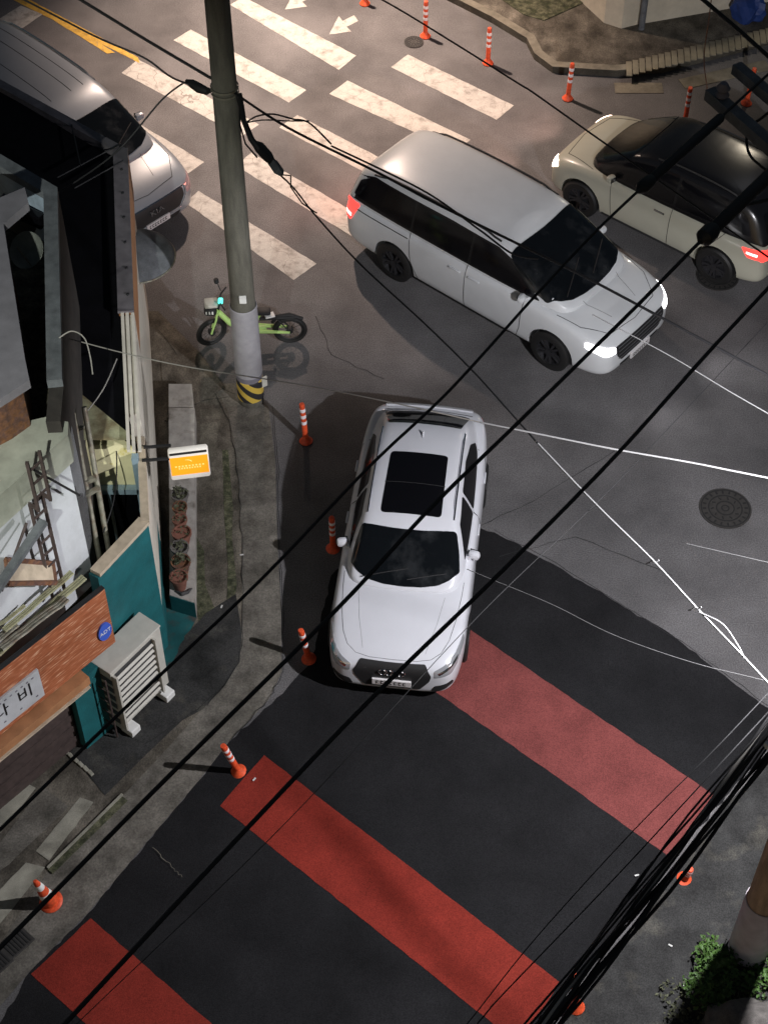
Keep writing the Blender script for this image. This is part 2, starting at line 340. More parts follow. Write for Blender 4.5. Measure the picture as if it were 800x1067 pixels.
lt = [[(-40, 905), (-40, 780), (0, 800), (38, 822), (0, 870)], [(0, 880), (46, 820), (72, 842), (10, 902), (-30, 930)], [(38, 888), (84, 832), (98, 837), (52, 898)], [(-30, 960), (28, 900), (48, 905), (0, 965)]]
for i, q in enumerate(lt): struct('lit_paving_slab', MB().sheet(ragged([g(*p).xy for p in q], .006), .024 + .003 * i), M['slab' if i != 1 else 'conc'])  # concrete pads, with the light between the shadows put into their pale colour
# channel slot with debris
struct('drain_channel', MB().bar(g(52, 908, .02), g(130, 832, .02), .1, .03), M['moss'])
struct('channel_edge', MB().bar(g(50, 905, .03), g(128, 828, .03), .03, .05), M['slab'])
gr = thing('drain_grate', 'dirty grey slotted drain grate in the gutter at the lower left corner', 'grate', g(12, 995, .012))
f = MB(); 
for k in range(2):
    c = g(18 - 22 * k, 982 + 22 * k, .02); f.box(c, (.34, .26, .02), R(48), .004)
wchild(f, 'frame', M['iron'], gr)
f = MB()
for k in range(2):
    c = g(18 - 22 * k, 982 + 22 * k, .033); d = Vector((math.cos(R(48)), math.sin(R(48)), 0))
    for j in range(7): f.box(c + d * (-.13 + .043 * j), (.02, .2, .008), R(48))
wchild(f, 'slots', M['irondark'], gr)
# right side ground
struct('side_pavement', MB().sheet([(3.55, 10.02), (4.95, 11.6), (9, 16.5), (16, 14), (12, 2), (.4, 4), (.9, 6.5), (2.15, 8.15)], .012), M['patch_asphalt'])
# top right kerb and sidewalk
kb = [g(u, v).xy for u, v in [(380, -40), (455, -5), (512, 24), (548, 46), (556, 62), (575, 76), (640, 80), (690, 76), (800, 47), (960, -5)]]
struct('sidewalk', MB().prism(kb + [(16, 31), (14, 42), (0, 42), (-2, 33)], -.05, .13), M['pave'])
struct('kerb', MB().wallband(kb, -.05, .14, .16), M['kerb'])
struct('planter_soil', MB().prism([g(u, v).xy for u, v in [(470, -30), (545, 22), (566, 28), (640, -5), (600, -40)]], .1, .145), M['moss'])
tl = MB(); a, b = g(655, 72, .14), g(820, 32, .14)
for k in range(26):
    p = lerp(a, b, k / 25); tl.box(p + Vector((0, 0, .006)), (.1, .42, .02), R(-4))
struct('tactile_paving', tl, M['tact'])
a, b = g(590, 97, .005), g(800, 75, .005)
struct('road_gutter_stone', MB().bar(g(640, 92, 0.0), g(690, 92, 0.0), .3, .02).bar(g(710, 88, 0), g(800, 68, 0), .3, .02), M['kerb'])
# cracks and tar joints on the road
ck = MB()
def crack(pts, wd, mb, z=.0065):
    P = [g(*p) for p in pts]; out = []
    for i in range(len(P) - 1):
        for k in range(6): out.append(lerp(P[i], P[i + 1], k / 6) + Vector((random.uniform(-1, 1), random.uniform(-1, 1), 0)) * .018)
    out.append(P[-1]); n = len(out); vs = []
    for i, p in enumerate(out):
        d = (out[min(i + 1, n - 1)] - out[max(i - 1, 0)]).normalized(); s_ = Vector((-d.y, d.x, 0)) * wd * random.uniform(.4, 1); z = .0065 if p.x > -1.3 else .0315
        vs += [Vector((p.x, p.y, z)) + s_, Vector((p.x, p.y, z)) - s_]
    mb.add(vs, [(2 * i, 2 * i + 1, 2 * i + 3, 2 * i + 2) for i in range(n - 1)])
for c in [[(216, 395), (240, 440), (249, 500), (252, 560), (254, 640), (250, 692), (216, 737)], [(165, 345), (205, 395), (245, 412)], [(172, 442), (205, 420), (240, 415)], [(150, 778), (190, 752), (235, 715)], [(285, 425), (290, 480), (291, 560), (295, 640), (296, 700), (282, 728), (240, 774)], [(515, 553), (580, 588), (650, 632), (720, 676), (800, 736)], [(640, 470), (560, 520), (500, 548)], [(330, 330), (345, 370), (400, 395)], [(520, 580), (600, 560), (700, 600)]]: crack(c, .006, ck)
struct('road_crack', ck, M['irondark'])
cl = MB(); crack([(160, 885), (180, 905), (190, 915)], .004, cl, .009)
struct('pale_road_scratch', cl, M['kerb'])

# ------------------------------------------------------------------ manholes
def manhole(px, r, label):
    c = g(*px, .006); t = thing('manhole_cover', label, 'manhole cover', c, 0)
    MB().lathe([(0.001, .0), (r, 0), (r, .012), (.001, .012)], (0, 0, 0), 40).build('cover', M['iron'], t)
    q = MB()
    for rr in (.94, .66, .36, .16):
        q.lathe([(r * rr, .0122), (r * rr, .016), (r * (rr - .05), .016), (r * (rr - .05), .0122)], n=40, cap=False)
    for k in range(20):
        a = 2 * math.pi * k / 20; q.box((math.cos(a) * r * .8, math.sin(a) * r * .8, .014), (.05, .025, .005), a)
    for k in range(10):
        a = 2 * math.pi * k / 10; q.box((math.cos(a) * r * .5, math.sin(a) * r * .5, .014), (.05, .02, .005), a + .5)
    q.build('relief', M['irondark'], t)
manhole((755, 530), .37, 'round cast iron manhole cover with ringed pattern in the open asphalt')
manhole((747, 288), .34, 'round manhole cover beside the rear wheel of the cream hatchback')
manhole((431, 44), .18, 'small round valve cover on the road beside the upper orange posts')

# ------------------------------------------------------------------ vehicles
def loft(rings, closed_caps=True):
    """rings: lists of half-section points (y,z) at x; mirrored to whole rings"""
    bm = bmesh.new(); R_ = []
    for x, half in rings:
        full = [(y, z) for y, z in half] + [(-y, z) for y, z in reversed(half) if abs(y) > 1e-6]
        R_.append([bm.verts.new((x, y, z)) for y, z in full])
    n = len(R_[0])
    for i in range(len(R_) - 1):
        for k in range(n): bm.faces.new((R_[i][k], R_[i][(k + 1) % n], R_[i + 1][(k + 1) % n], R_[i + 1][k]))
    bm.faces.new(R_[0]); bm.faces.new(R_[-1][::-1])
    bmesh.ops.recalc_face_normals(bm, faces=bm.faces[:])
    return bm
def subdiv(bm, lv=2, name='body'):
    me = bpy.data.meshes.new(name); bm.to_mesh(me); bm.free(); o = bpy.data.objects.new(name, me); COL.objects.link(o)
    s = o.modifiers.new('s', 'SUBSURF'); s.levels = lv; s.render_levels = lv
    bpy.context.view_layer.update()
    m2 = bpy.data.meshes.new_from_object(o.evaluated_get(bpy.context.evaluated_depsgraph_get())); bpy.data.objects.remove(o); return m2
def cut(me, cutters):
    o = bpy.data.objects.new('tmp', me); COL.objects.link(o); ob = []
    for c in cutters:
        q = bpy.data.objects.new('c', c); COL.objects.link(q); ob.append(q)
        b = o.modifiers.new('b', 'BOOLEAN'); b.operation = 'DIFFERENCE'; b.object = q; b.solver = 'EXACT'
    bpy.context.view_layer.update()
    m2 = bpy.data.meshes.new_from_object(o.evaluated_get(bpy.context.evaluated_depsgraph_get()))
    for q in [o] + ob: bpy.data.objects.remove(q)
    return m2
def rnd_poly(pts, r, n=5):
    out = []; P = [Vector(p) for p in pts]; k = len(P)
    for i in range(k):
        a, b, c = P[i - 1], P[i], P[(i + 1) % k]; d1 = (a - b); d2 = (c - b); rr = min(r, d1.length * .45, d2.length * .45)
        s, e = b + d1.normalized() * rr, b + d2.normalized() * rr
        for j in range(n + 1):
            t = j / n; out.append((1 - t) ** 2 * s + 2 * t * (1 - t) * b + t * t * e)
    return out
def dense(pts, st=.05):
    out = []
    for i, p in enumerate(pts):
        q = pts[(i + 1) % len(pts)]; n = max(1, int((q - p).length / st))
        for j in range(n): out.append(lerp(p, q, j / n))
    return out
class Car:
    def __init__(s, name, label, loc, yaw, spec):
        s.root = thing(name, label, 'car' if spec.get('cat') is None else spec['cat'], loc, yaw)
        s.sp = spec; low = []; P = spec['paint']
        for x, w_, zb, zt in spec['low']:
            h_ = zt - zb
            low.append((x, [(0, zb), (.7 * w_, zb), (.95 * w_, zb + .04), (.985 * w_, zb + .22 * h_), (1.0 * w_, zb + .55 * h_), (.985 * w_, zb + .78 * h_), (.955 * w_, zt - .055), (.88 * w_, zt - .012), (.72 * w_, zt + .004), (.35 * w_, zt + .022), (0, zt + .028)]))
        m1 = subdiv(loft(low), 2); cs = []
        for ax in spec['axles']:
            for sd in (-1, 1):
                c = MB().lathe([(spec['wr'] + .055, -.14), (spec['wr'] + .055, .3)], (ax, 0, spec['wr']), 32, axis='Y')
                for v in c.v: v.y = sd * (v.y + spec['half'] - .12)
                cs.append(c.mesh('c'))
        m1 = cut(m1, cs)
        gh = []
        for x, wb, zb, wr, zr in spec['gh']:
            h_ = zr - zb
            gh.append((x, [(0, zb - .08), (wb, zb - .08), (wb, zb), (lerp(wb, wr, .45), zb + .5 * h_), (lerp(wb, wr, .88), zb + .86 * h_), (wr * .93, zb + .985 * h_), (wr * .72, zr + .012), (wr * .35, zr + .03), (0, zr + .035)]))
        m2 = subdiv(loft(gh), 2)
        bm = bmesh.new(); bm.from_mesh(m1); bm.from_mesh(m2); me = bpy.data.meshes.new('body'); bm.to_mesh(me); s.bvh = BVHTree.FromBMesh(bm); bm.free()
        me.materials.clear(); me.materials.append(P); shade(me, 32)
        for p in me.polygons: p.material_index = 0
        if spec.get('cabin'):
            me.materials.append(spec['cabin']); n1 = len(m1.polygons)
            for p in me.polygons:
                if p.index >= n1: p.material_index = 1
        s.body = bpy.data.objects.new('body', me); COL.objects.link(s.body); s.body.parent = s.root
        s.wheels()
    def hit(s, p, d):
        D = {'top': (Vector((p[0], p[1], 4)), Vector((0, 0, -1))), 'left': (Vector((p[0], 4, p[1])), Vector((0, -1, 0))), 'right': (Vector((p[0], -4, p[1])), Vector((0, 1, 0))),
             'front': (Vector((5, p[0], p[1])), Vector((-1, 0, 0))), 'rear': (Vector((-5, p[0], p[1])), Vector((1, 0, 0)))}[d]
        h_ = s.bvh.ray_cast(*D)
        if h_[0] is None:
            h_ = s.bvh.find_nearest(D[0] + D[1] * 3.2)
            return h_[0], h_[1]
        nrm = h_[1]
        if nrm.dot(D[1]) > 0: nrm = -nrm
        return h_[0], nrm
    def patch(s, name, pts, d, m, r=.03, off=.005, parent=None, rings=7):
        o_ = dense(rnd_poly(pts, r)); c = sum(o_, Vector((0, 0))) / len(o_); n = len(o_); vs = []; fs = []
        for k in range(1, rings + 1):
            for p in o_:
                h_, nr = s.hit(lerp(c, p, k / rings), d); vs.append(h_ + nr * off)
        for p in o_:
            h_, nr = s.hit(lerp(c, p, 1.004), d); vs.append(h_ - nr * .01)
        h_, nr = s.hit(c, d); vs.append(h_ + nr * off); ci = len(vs) - 1
        for k in range(n): fs.append((ci, k, (k + 1) % n))
        for j in range(rings):
            for k in range(n): fs.append((j * n + k, (j + 1) * n + k, (j + 1) * n + (k + 1) % n, j * n + (k + 1) % n))
        mb = MB().add(vs, fs); return mb.build(name, m, parent or s.root, smooth=True, angle=50)
    def seam(s, mb, pts, d, r=.005):
        P = []
        for i in range(len(pts) - 1):
            a, b = Vector(pts[i]), Vector(pts[i + 1]); n = max(2, int((b - a).length / .06))
            for k in range(n + (i == len(pts) - 2)): 
                h_, nr = s.hit(lerp(a, b, k / n), d); P.append(h_ + nr * r * .2)
        mb.tube(P, r, 5)
    def wheels(s):
        sp = s.sp; r = sp['wr']; proto = None
        for ax in sp['axles']:
            for sd in (1, -1):
                if proto is None:
                    e = MB().lathe([(r * .64, -.10), (r * .9, -.11), (r, -.08), (r, .08), (r * .9, .105), (r * .66, .10), (r * .64, .06)], (0, 0, 0), 32, axis='Y', cap=False)
                    wl = e.build('wheel', M['black'], s.root, smooth=True); 
                    q = MB().lathe([(r * .66, .085), (r * .6, .09), (r * .58, .03), (.001, .02)], (0, 0, 0), 32, axis='Y', cap=False)
                    for k in range(10):
                        a = 2 * math.pi * k / 10 + (.12 if k % 2 else -.12); q.bar((math.cos(a) * .05, .07, math.sin(a) * .05), (math.cos(a) * r * .62, .08, math.sin(a) * r * .62), .035, .03, up=(0, 1, 0))
                    q.lathe([(.06, .1), (.001, .1)], (0, 0, 0), 16, axis='Y', cap=False)
                    q.build('rim', s.sp.get('rim', M['alloy']), wl, smooth=True, angle=30); proto = wl
                else: wl = copy_tree(proto, s.root)
                wl.location = (ax, sd * (sp['half'] - .095), r); wl.rotation_euler = (0, 0, 0 if sd > 0 else math.pi)
    def mirrors(s, x, z, y):
        for sd in (1, -1):
            mb = MB(); mb.box((x, sd * (y + .06), z), (.11, .16, .12), sd * -.25, .045); mb.bar((x + .02, sd * (y - .08), z - .06), (x + .02, sd * (y + .02), z - .03), .05, .04)
            mi = mb.build('side_mirror', s.sp['paint'], s.root, smooth=True)
            g_ = MB().box((x - .059, sd * (y + .06), z), (.006, .12, .08), sd * -.25).build('mirror_glass', M['glass'], mi)
    def underbody(s):
        sp = s.sp; MB().box((0, 0, .3), (sp['low'][0][0] * 1.6, sp['half'] * 1.3, .2)).build('underbody', M['mblack'], s.root)
    def plate(s, end, z, w_=.5, h_=.11):
        pts = [(-w_ / 2, z - h_ / 2), (w_ / 2, z - h_ / 2), (w_ / 2, z + h_ / 2), (-w_ / 2, z + h_ / 2)]
        x = s.hit((0, z), end)[0].x; sx = 1 if end == 'front' else -1
        pl = MB().box((x + sx * .02, 0, z), (.03, w_, h_), 0, .004).build('number_plate', M['plate'], s.root)
        q = MB()
        for k, ww in enumerate((.05, .05, .06, .045, .05, .05, .05)):
            y = -w_ / 2 + .06 + k * (w_ - .1) / 7 + .01; q.box((x + sx * .0365, y, z + .026), (.003, ww * .7, .012)); q.box((x + sx * .0365, y, z - .022), (.003, ww * .7, .012)); q.box((x + sx * .0365, y - ww * .25, z), (.003, .012, .06))
        q.build('plate_marks', M['ink'], pl)
def yaw_of(d): return math.atan2(d[1], d[0])

# --- white sedan
hd = Vector((.11 - .66, 12.39 - 16.72)).normalized()
nose = Vector((.10, 12.36)); cen = nose - hd * 2.22
sed = dict(paint=M['carw'], half=.9, wr=.325, axles=(1.36, -1.29), low=[
    (2.235, .56, .26, .60), (2.20, .71, .22, .69), (2.08, .81, .19, .77), (1.85, .865, .17, .835), (1.5, .895, .17, .885), (1.1, .90, .17, .935), (.5, .90, .17, .955), (-.3, .90, .17, .955),
    (-1.0, .90, .17, .965), (-1.5, .885, .18, .985), (-1.85, .85, .2, 1.0), (-2.08, .78, .24, .985), (-2.18, .66, .3, .9), (-2.22, .55, .36, .75)],
    gh=[(1.18, .62, .92, .56, .945), (1.0, .74, .93, .68, 1.02), (.7, .785, .93, .65, 1.19), (.42, .80, .93, .615, 1.34), (.1, .81, .93, .60, 1.40), (-.4, .81, .93, .585, 1.42), (-.9, .80, .94, .57, 1.405), (-1.3, .775, .95, .56, 1.35), (-1.5, .75, .96, .56, 1.29), (-1.75, .71, .97, .58, 1.15), (-1.98, .66, .97, .6, 1.0)])
c = Car('parked_sedan', 'white four door sedan with dark sunroof parked alone in the junction', (cen.x, cen.y, 0), yaw_of(hd), sed)
WS = [(1.135, 0), (1.12, -.25), (1.075, -.45), (.99, -.60), (.86, -.705), (.64, -.675), (.40, -.615), (.43, -.45), (.46, -.2), (.465, 0)]
WS = WS + [(x, -y) for x, y in WS[-2:0:-1]]
c.patch('windshield', WS, 'top', M['glass'], .04, off=.012, rings=16)
RW = [(-1.42, -.5), (-1.42, .5), (-1.86, .6), (-1.93, .3), (-1.94, 0), (-1.93, -.3), (-1.86, -.6)]
c.patch('rear_window', RW, 'top', M['glass'], .04)
c.patch('sunroof', [(.25, -.40), (.25, .40), (-.80, .385), (-.80, -.385)], 'top', M['glassd'], .06, off=.004)
q = MB(); c.seam(q, [(-.25, -.4), (-.25, .4)], 'top', .006); q.build('sunroof_joint', M['mblack'], c.root)
for sd in ('left', 'right'):
    c.patch('front_side_window', [(.62, 1.0), (.25, 1.27), (-.22, 1.31), (-.22, .985)], sd, M['glassd'], .04)
    c.patch('rear_side_window', [(-.28, .985), (-.28, 1.31), (-.85, 1.30), (-1.25, 1.2), (-1.42, 1.06), (-1.3, 1.0)], sd, M['glassd'], .04)
    q = MB()
    for x0, x1 in ((.45, .38), (-.25, -.25), (-1.18, -1.2)): c.seam(q, [(x0, .97), (x1, .5), (x1, .28)] if x0 > -1 else [(-1.38, .97), (-1.2, .75), (-.98, .5), (-.95, .3)], sd)
    c.seam(q, [(1.02, .32), (-.9, .30)], sd, .004)
    q.build('door_seam', M['mblack'], c.root)
    y = 1 if sd == 'left' else -1
    for x in (-.05, -.98):
        h_, nr = c.hit((x, .84), sd); MB().box(h_ + nr * .015, (.2, .03, .03), 0, .012).build('door_handle', M['carw'], c.root, smooth=True)
    q = MB(); P = [c.hit((x, y * .565), 'top')[0] + Vector((0, 0, .025 if -1.2 < x < .1 else .0)) for x in [.25 - .1 * i for i in range(17)]]
    q.tube(P, .014, 6); q.build('roof_rail', M['chrome'], c.root, smooth=True)
q = MB()
HS = [(2.13, 0), (2.12, .3), (2.08, .48), (1.98, .60), (1.8, .68), (1.5, .735), (1.15, .77), (.92, .78)]
for k in (1, -1): c.seam(q, [(x, k * y) for x, y in HS], 'top', .003); c.seam(q, [(2.02, k * .40), (1.6, k * .50), (1.2, k * .56)], 'top', .0015)
q.build('bonnet_seam', M['mblack'], c.root); q = MB(); c.seam(q, [(-1.97, -.62), (-2.0, 0), (-1.97, .62)], 'top'); q.build('boot_seam', M['mblack'], c.root)
c.patch('grille', [(-.42, .74), (.42, .74), (.50, .60), (.48, .50), (.36, .31), (-.36, .31), (-.48, .50), (-.50, .60)], 'front', M['mblack'], .03, off=.006)
q = MB()
for z in [.36 + .042 * k for k in range(9)]: c.seam(q, [(-.36, z), (.36, z)], 'front', .004)
q.build('grille_bars', M['fin'], c.root)
x = c.hit((0, .60), 'front')[0].x; q = MB()
for k in range(4):
    pts = [Vector((x + .02, -.115 + .077 * k + .052 * math.cos(t * math.pi / 10),   .625 + .052 * math.sin(t * math.pi / 10))) for t in range(21)]; q.tube(pts, .009, 6)
q.build('ring_emblem', M['chrome'], c.root, smooth=True)
for sd in (1, -1):
    hl = c.patch('headlight', [(sd * .53, .68), (sd * .66, .73), (sd * .84, .80), (sd * .86, .73), (sd * .74, .61), (sd * .54, .58)], 'front', M['hl_off'], .02, off=.008)
    c.patch('lamp_strip', [(sd * .58, .655), (sd * .80, .75), (sd * .80, .72), (sd * .60, .625)], 'front', M['chrome'], .01, off=.012, parent=hl)
    c.patch('bumper_intake', [(sd * .54, .40), (sd * .76, .46), (sd * .78, .38), (sd * .60, .29), (sd * .5, .29)], 'front', M['mblack'], .03, off=.006)
    c.patch('tail_light', [(sd * .45, .86), (sd * .78, .88), (sd * .78, .76), (sd * .48, .74)], 'rear', M['tl_on'] if 0 else mat('dark_red_lens', (.25, .01, .01), .2), .03)
c.patch('spoiler_lip', [(-2.06, -.62), (-2.06, .62), (-2.13, .6), (-2.15, 0), (-2.13, -.6)], 'top', M['carw'], .02, off=.02)
c.plate('front', .43); c.mirrors(.50, .99, .81); c.underbody()
wp = MB()
for y0, y1 in ((-.55, .05), (.05, .55)):
    P = [c.hit((lerp(1.06, .93, k / 5), lerp(y0, y1, k / 5)), 'top')[0] + Vector((0, 0, .02)) for k in range(6)]; wp.tube(P, .008, 5)
wp.build('wiper', M['mblack'], c.root)
an = c.hit((-1.15, 0), 'top')[0]; MB().add([an + Vector(v) for v in ((.07, 0, 0), (-.05, .02, 0), (-.05, -.02, 0), (-.05, 0, .06))], [(0, 1, 3), (1, 2, 3), (2, 0, 3), (0, 2, 1)]).build('antenna_fin', M['carw'], c.root)

# --- minivans
def minivan(name, label, loc, yaw, paint, lit, cat='minivan'):
    sp = dict(rim=M['alloyd'], paint=paint, half=.99, wr=.35, axles=(1.60, -1.46), cat=cat, low=[
        (2.57, .60, .32, .60), (2.53, .76, .24, .74), (2.40, .89, .2, .87), (2.1, .955, .18, .97), (1.7, .98, .18, 1.04), (1.2, .99, .18, 1.08), (.3, .99, .18, 1.08), (-1.0, .99, .18, 1.08),
        (-1.9, .985, .18, 1.08), (-2.3, .965, .2, 1.08), (-2.5, .92, .25, 1.06), (-2.56, .8, .32, .95)],
        gh=[(1.80, .70, 1.02, .66, 1.06), (1.6, .83, 1.04, .78, 1.15), (1.2, .88, 1.05, .77, 1.36), (.8, .90, 1.05, .755, 1.57), (.5, .905, 1.05, .745, 1.69), (.1, .91, 1.05, .74, 1.74), (-.9, .91, 1.05, .735, 1.76),
            (-1.7, .90, 1.05, .72, 1.74), (-2.2, .885, 1.05, .70, 1.68), (-2.42, .865, 1.05, .66, 1.52), (-2.52, .84, 1.02, .68, 1.2), (-2.55, .8, 1.0, .66, 1.06)])
    c = Car(name, label, loc, yaw, sp)
    W = [(1.72, 0), (1.70, -.3), (1.65, -.55), (1.55, -.73), (1.4, -.83), (1.1, -.835), (.8, -.80), (.62, -.755), (.64, -.5), (.665, -.2), (.67, 0)]
    if not lit: W = [(x if x > .9 else x + .22, y) for x, y in W if abs(x - .8) > .01]
    W += [(x, -y) for x, y in W[-2:0:-1]]
    if not lit:
        q = MB()
        for y in (-.45, -.2, .2, .45): c.seam(q, [(.4, y), (-2.0, y)], 'top', .006)
        q.build('roof_ribs', M['fin'], c.root)
    c.patch('windshield', W, 'top', M['glass'], .04, off=.012, rings=16)
    for sd in ('left', 'right'):
        c.patch('window_trim', [(1.28, 1.09), (.72, 1.50), (.40, 1.60), (-.5, 1.625), (-2.05, 1.60), (-2.40, 1.46), (-2.50, 1.09)], sd, M['gblack'], .05, off=.003, rings=14)
        c.patch('front_side_window', [(1.15, 1.13), (.72, 1.44), (.42, 1.56), (-.02, 1.58), (-.02, 1.12)], sd, M['glassd'], .04, off=.007)
        c.patch('sliding_door_window', [(-.07, 1.12), (-.07, 1.58), (-1.15, 1.585), (-1.15, 1.13)], sd, M['glassd'], .04, off=.007)
        c.patch('rear_quarter_window', [(-1.2, 1.13), (-1.2, 1.585), (-2.1, 1.56), (-2.32, 1.42), (-2.4, 1.16)], sd, M['glassd'], .04, off=.007)
        q = MB(); c.seam(q, [(1.05, 1.08), (1.02, .5), (.95, .25)], sd); c.seam(q, [(-.05, 1.08), (-.05, .25)], sd); c.seam(q, [(-1.18, 1.08), (-1.12, .6), (-.98, .3)], sd); c.seam(q, [(-1.2, .98), (-2.3, .98)], sd, .008)
        c.seam(q, [(.95, .25), (-.95, .25)], sd, .012); q.build('door_seam', M['mblack'], c.root)
        for x in (.12, -.25):
            h_, nr = c.hit((x, .92), sd); MB().box(h_ + nr * .015, (.22, .03, .035), 0, .012).build('door_handle', paint, c.root, smooth=True)
        y = 1 if sd == 'left' else -1
        q = MB(); P = [c.hit((x, y * .70), 'top')[0] + Vector((0, 0, .03 if -1.9 < x < .2 else .0)) for x in [.4 - .13 * i for i in range(20)]]
        q.tube(P, .018, 6); q.build('roof_rail', M['mblack'] if lit else M['chrome'], c.root, smooth=True)
    q = MB(); c.seam(q, [(2.36, -.55), (2.0, -.80), (1.6, -.86)], 'top'); c.seam(q, [(2.36, .55), (2.0, .80), (1.6, .86)], 'top'); c.seam(q, [(2.36, -.55), (2.42, 0), (2.36, .55)], 'top')
    c.seam(q, [(2.2, -.3), (1.75, -.42)], 'top', .003); c.seam(q, [(2.2, .3), (1.75, .42)], 'top', .003); q.build('bonnet_seam', M['mblack'], c.root)
    c.patch('grille', [(-.60, .74), (.60, .74), (.60, .60), (.48, .44), (-.48, .44), (-.60, .60)], 'front', M['mblack'], .04, off=.006)
    if lit: 
        q = MB()
        for z in (.5, .57, .64, .70): c.seam(q, [(-.55, z), (.55, z)], 'front', .008)
        q.build('grille_bars', M['alloy'], c.root)
    else:
        x = c.hit((0, .60), 'front')[0].x
        text_mesh('KIA', .12, .008, 'badge', M['chrome'], c.root, Matrix.Translation((x + .03, 0, .63)) @ Matrix.Rotation(R(90), 4, 'Z') @ Matrix.Rotation(R(72), 4, 'X') @ Matrix.Diagonal((1.5, 1, 1, 1)))
        q = MB(); c.seam(q, [(-.62, .75), (.62, .75)], 'front', .018); c.seam(q, [(-.64, .74), (-.62, .58), (-.5, .42), (.5, .42), (.62, .58), (.64, .74)], 'front', .014); q.build('grille_trim', M['chrome'], c.root)
    c.patch('lower_intake', [(-.5, .36), (.5, .36), (.44, .27), (-.44, .27)], 'front', M['mblack'], .03)
    for sd in (1, -1):
        if lit:
            c.patch('headlight', [(sd * .60, .74), (sd * .75, .79), (sd * .90, .86), (sd * .92, .76), (sd * .80, .66), (sd * .62, .66)], 'front', M['hl_on'], .03, off=.01)
        else:
            c.patch('headlight', [(sd * .66, .75), (sd * .84, .82), (sd * .90, .76), (sd * .84, .60), (sd * .66, .60)], 'front', mat('red_lit_headlamp', (.5, .35, .36), .1, .4), .02, off=.01)
        tl = c.patch('tail_light', [(sd * .72, 1.02), (sd * .90, 1.04), (sd * .90, .70), (sd * .72, .72)], 'rear', M['tl_on'], .03, off=.012)
        c.patch('tail_light_wrap', [(-2.22, 1.04), (-2.5, 1.06), (-2.53, .72), (-2.38, .72)], 'left' if sd > 0 else 'right', M['tl_on'], .03, off=.01, parent=tl)
        if lit: c.patch('lamp_core', [(-2.36, .80), (-2.5, .80), (-2.5, .86), (-2.36, .86)], 'left' if sd > 0 else 'right', M['tl_core'], .01, off=.016, parent=tl)
    c.patch('rear_window', [(-.66, 1.16), (-.6, 1.50), (.6, 1.50), (.66, 1.16)], 'rear', M['glassd'], .05)
    if lit: c.patch('high_brake_light', [(-2.36, -.12), (-2.36, .12), (-2.395, .12), (-2.395, -.12)], 'top', M['hl_off'], .01)
    c.plate('front', .40 if not lit else .34, .48); c.mirrors(1.05, 1.13, .95); c.underbody()
    wp = MB()
    for y0, y1 in ((-.6, .05), (.05, .65)):
        P = [c.hit((lerp(1.58, 1.3, k / 5), lerp(y0, y1, k / 5)), 'top')[0] + Vector((0, 0, .02)) for k in range(6)]; wp.tube(P, .008, 5)
    wp.build('wiper', M['mblack'], c.root)
    return c
vd = Vector((2.33, -1.99)).normalized(); ra = Vector((.18, 20.4)); nn = Vector((-vd.y, vd.x))
vc = ra + nn * .93 + vd * 1.46
minivan('passing_minivan', 'pale silver minivan with lit headlights crossing the junction behind the white sedan', (vc.x, vc.y, 0), yaw_of(vd), M['carv'], True)
sdv = Vector((.714, -.70)).normalized(); sn = Vector((-3.66, 21.32)); sc = sn - sdv * 2.55
minivan('waiting_minivan', 'dark silver minivan with chrome framed grille half hidden behind the shop', (sc.x, sc.y, 0), yaw_of(sdv), M['cars'], False)

# --- cream hatchback with black roof
bd = Vector((3.23 - 5.24, 21.99 - 20.35)).normalized(); bn = Vector((bd.y, -bd.x))  # right-hand side
near = Vector((5.24, 20.35)); bc = near + bn * .82 + bd * 1.25
hat = dict(rim=M['alloyd'], paint=M['carc'], cabin=M['gblack'], half=.9, wr=.335, axles=(1.33, -1.25), low=[
    (2.06, .60, .3, .62), (2.02, .74, .22, .74), (1.9, .83, .19, .84), (1.6, .885, .18, .93), (1.2, .90, .18, .98), (.5, .90, .18, 1.0), (-.5, .90, .18, 1.01), (-1.2, .90, .18, 1.02), (-1.7, .88, .2, 1.03), (-1.98, .82, .25, 1.0), (-2.05, .7, .35, .85)],
    gh=[(1.38, .62, .97, .58, 1.01), (1.18, .77, .98, .71, 1.10), (.85, .81, .98, .70, 1.32), (.5, .83, .99, .69, 1.53), (.15, .835, .99, .68, 1.61), (-.7, .835, .99, .67, 1.63), (-1.35, .82, .99, .66, 1.59), (-1.7, .79, .99, .63, 1.46), (-1.9, .73, .99, .6, 1.1), (-1.97, .68, .98, .58, 1.0)])
bnl = Vector((-bd.y, bd.x)) # left-hand normal
c = Car('cream_hatchback', 'cream hatchback with black roof and lit lamps at the upper right', (0, 0, 0), yaw_of(bd), hat)
sidev = Vector((.632, .775)); bc = near + sidev * .82 + bd * 1.25; c.root.location = (bc.x, bc.y, 0)
W = [(1.30, 0), (1.25, -.4), (1.1, -.67), (.85, -.71), (.57, -.68), (.52, -.3), (.52, 0)]; W += [(x, -y) for x, y in W[-2:0:-1]]
c.patch('windshield', W, 'top', M['glass'], .04, off=.012, rings=16)
c.patch('black_roof', [(.48, -.64), (.48, .64), (-.5, .65), (-1.45, .58), (-1.6, 0), (-1.45, -.58), (-.5, -.64)], 'top', M['gblack'], .05, off=.006)
c.patch('rear_window', [(-.58, 1.12), (-.52, 1.38), (.52, 1.38), (.58, 1.12)], 'rear', M['glassd'], .05)
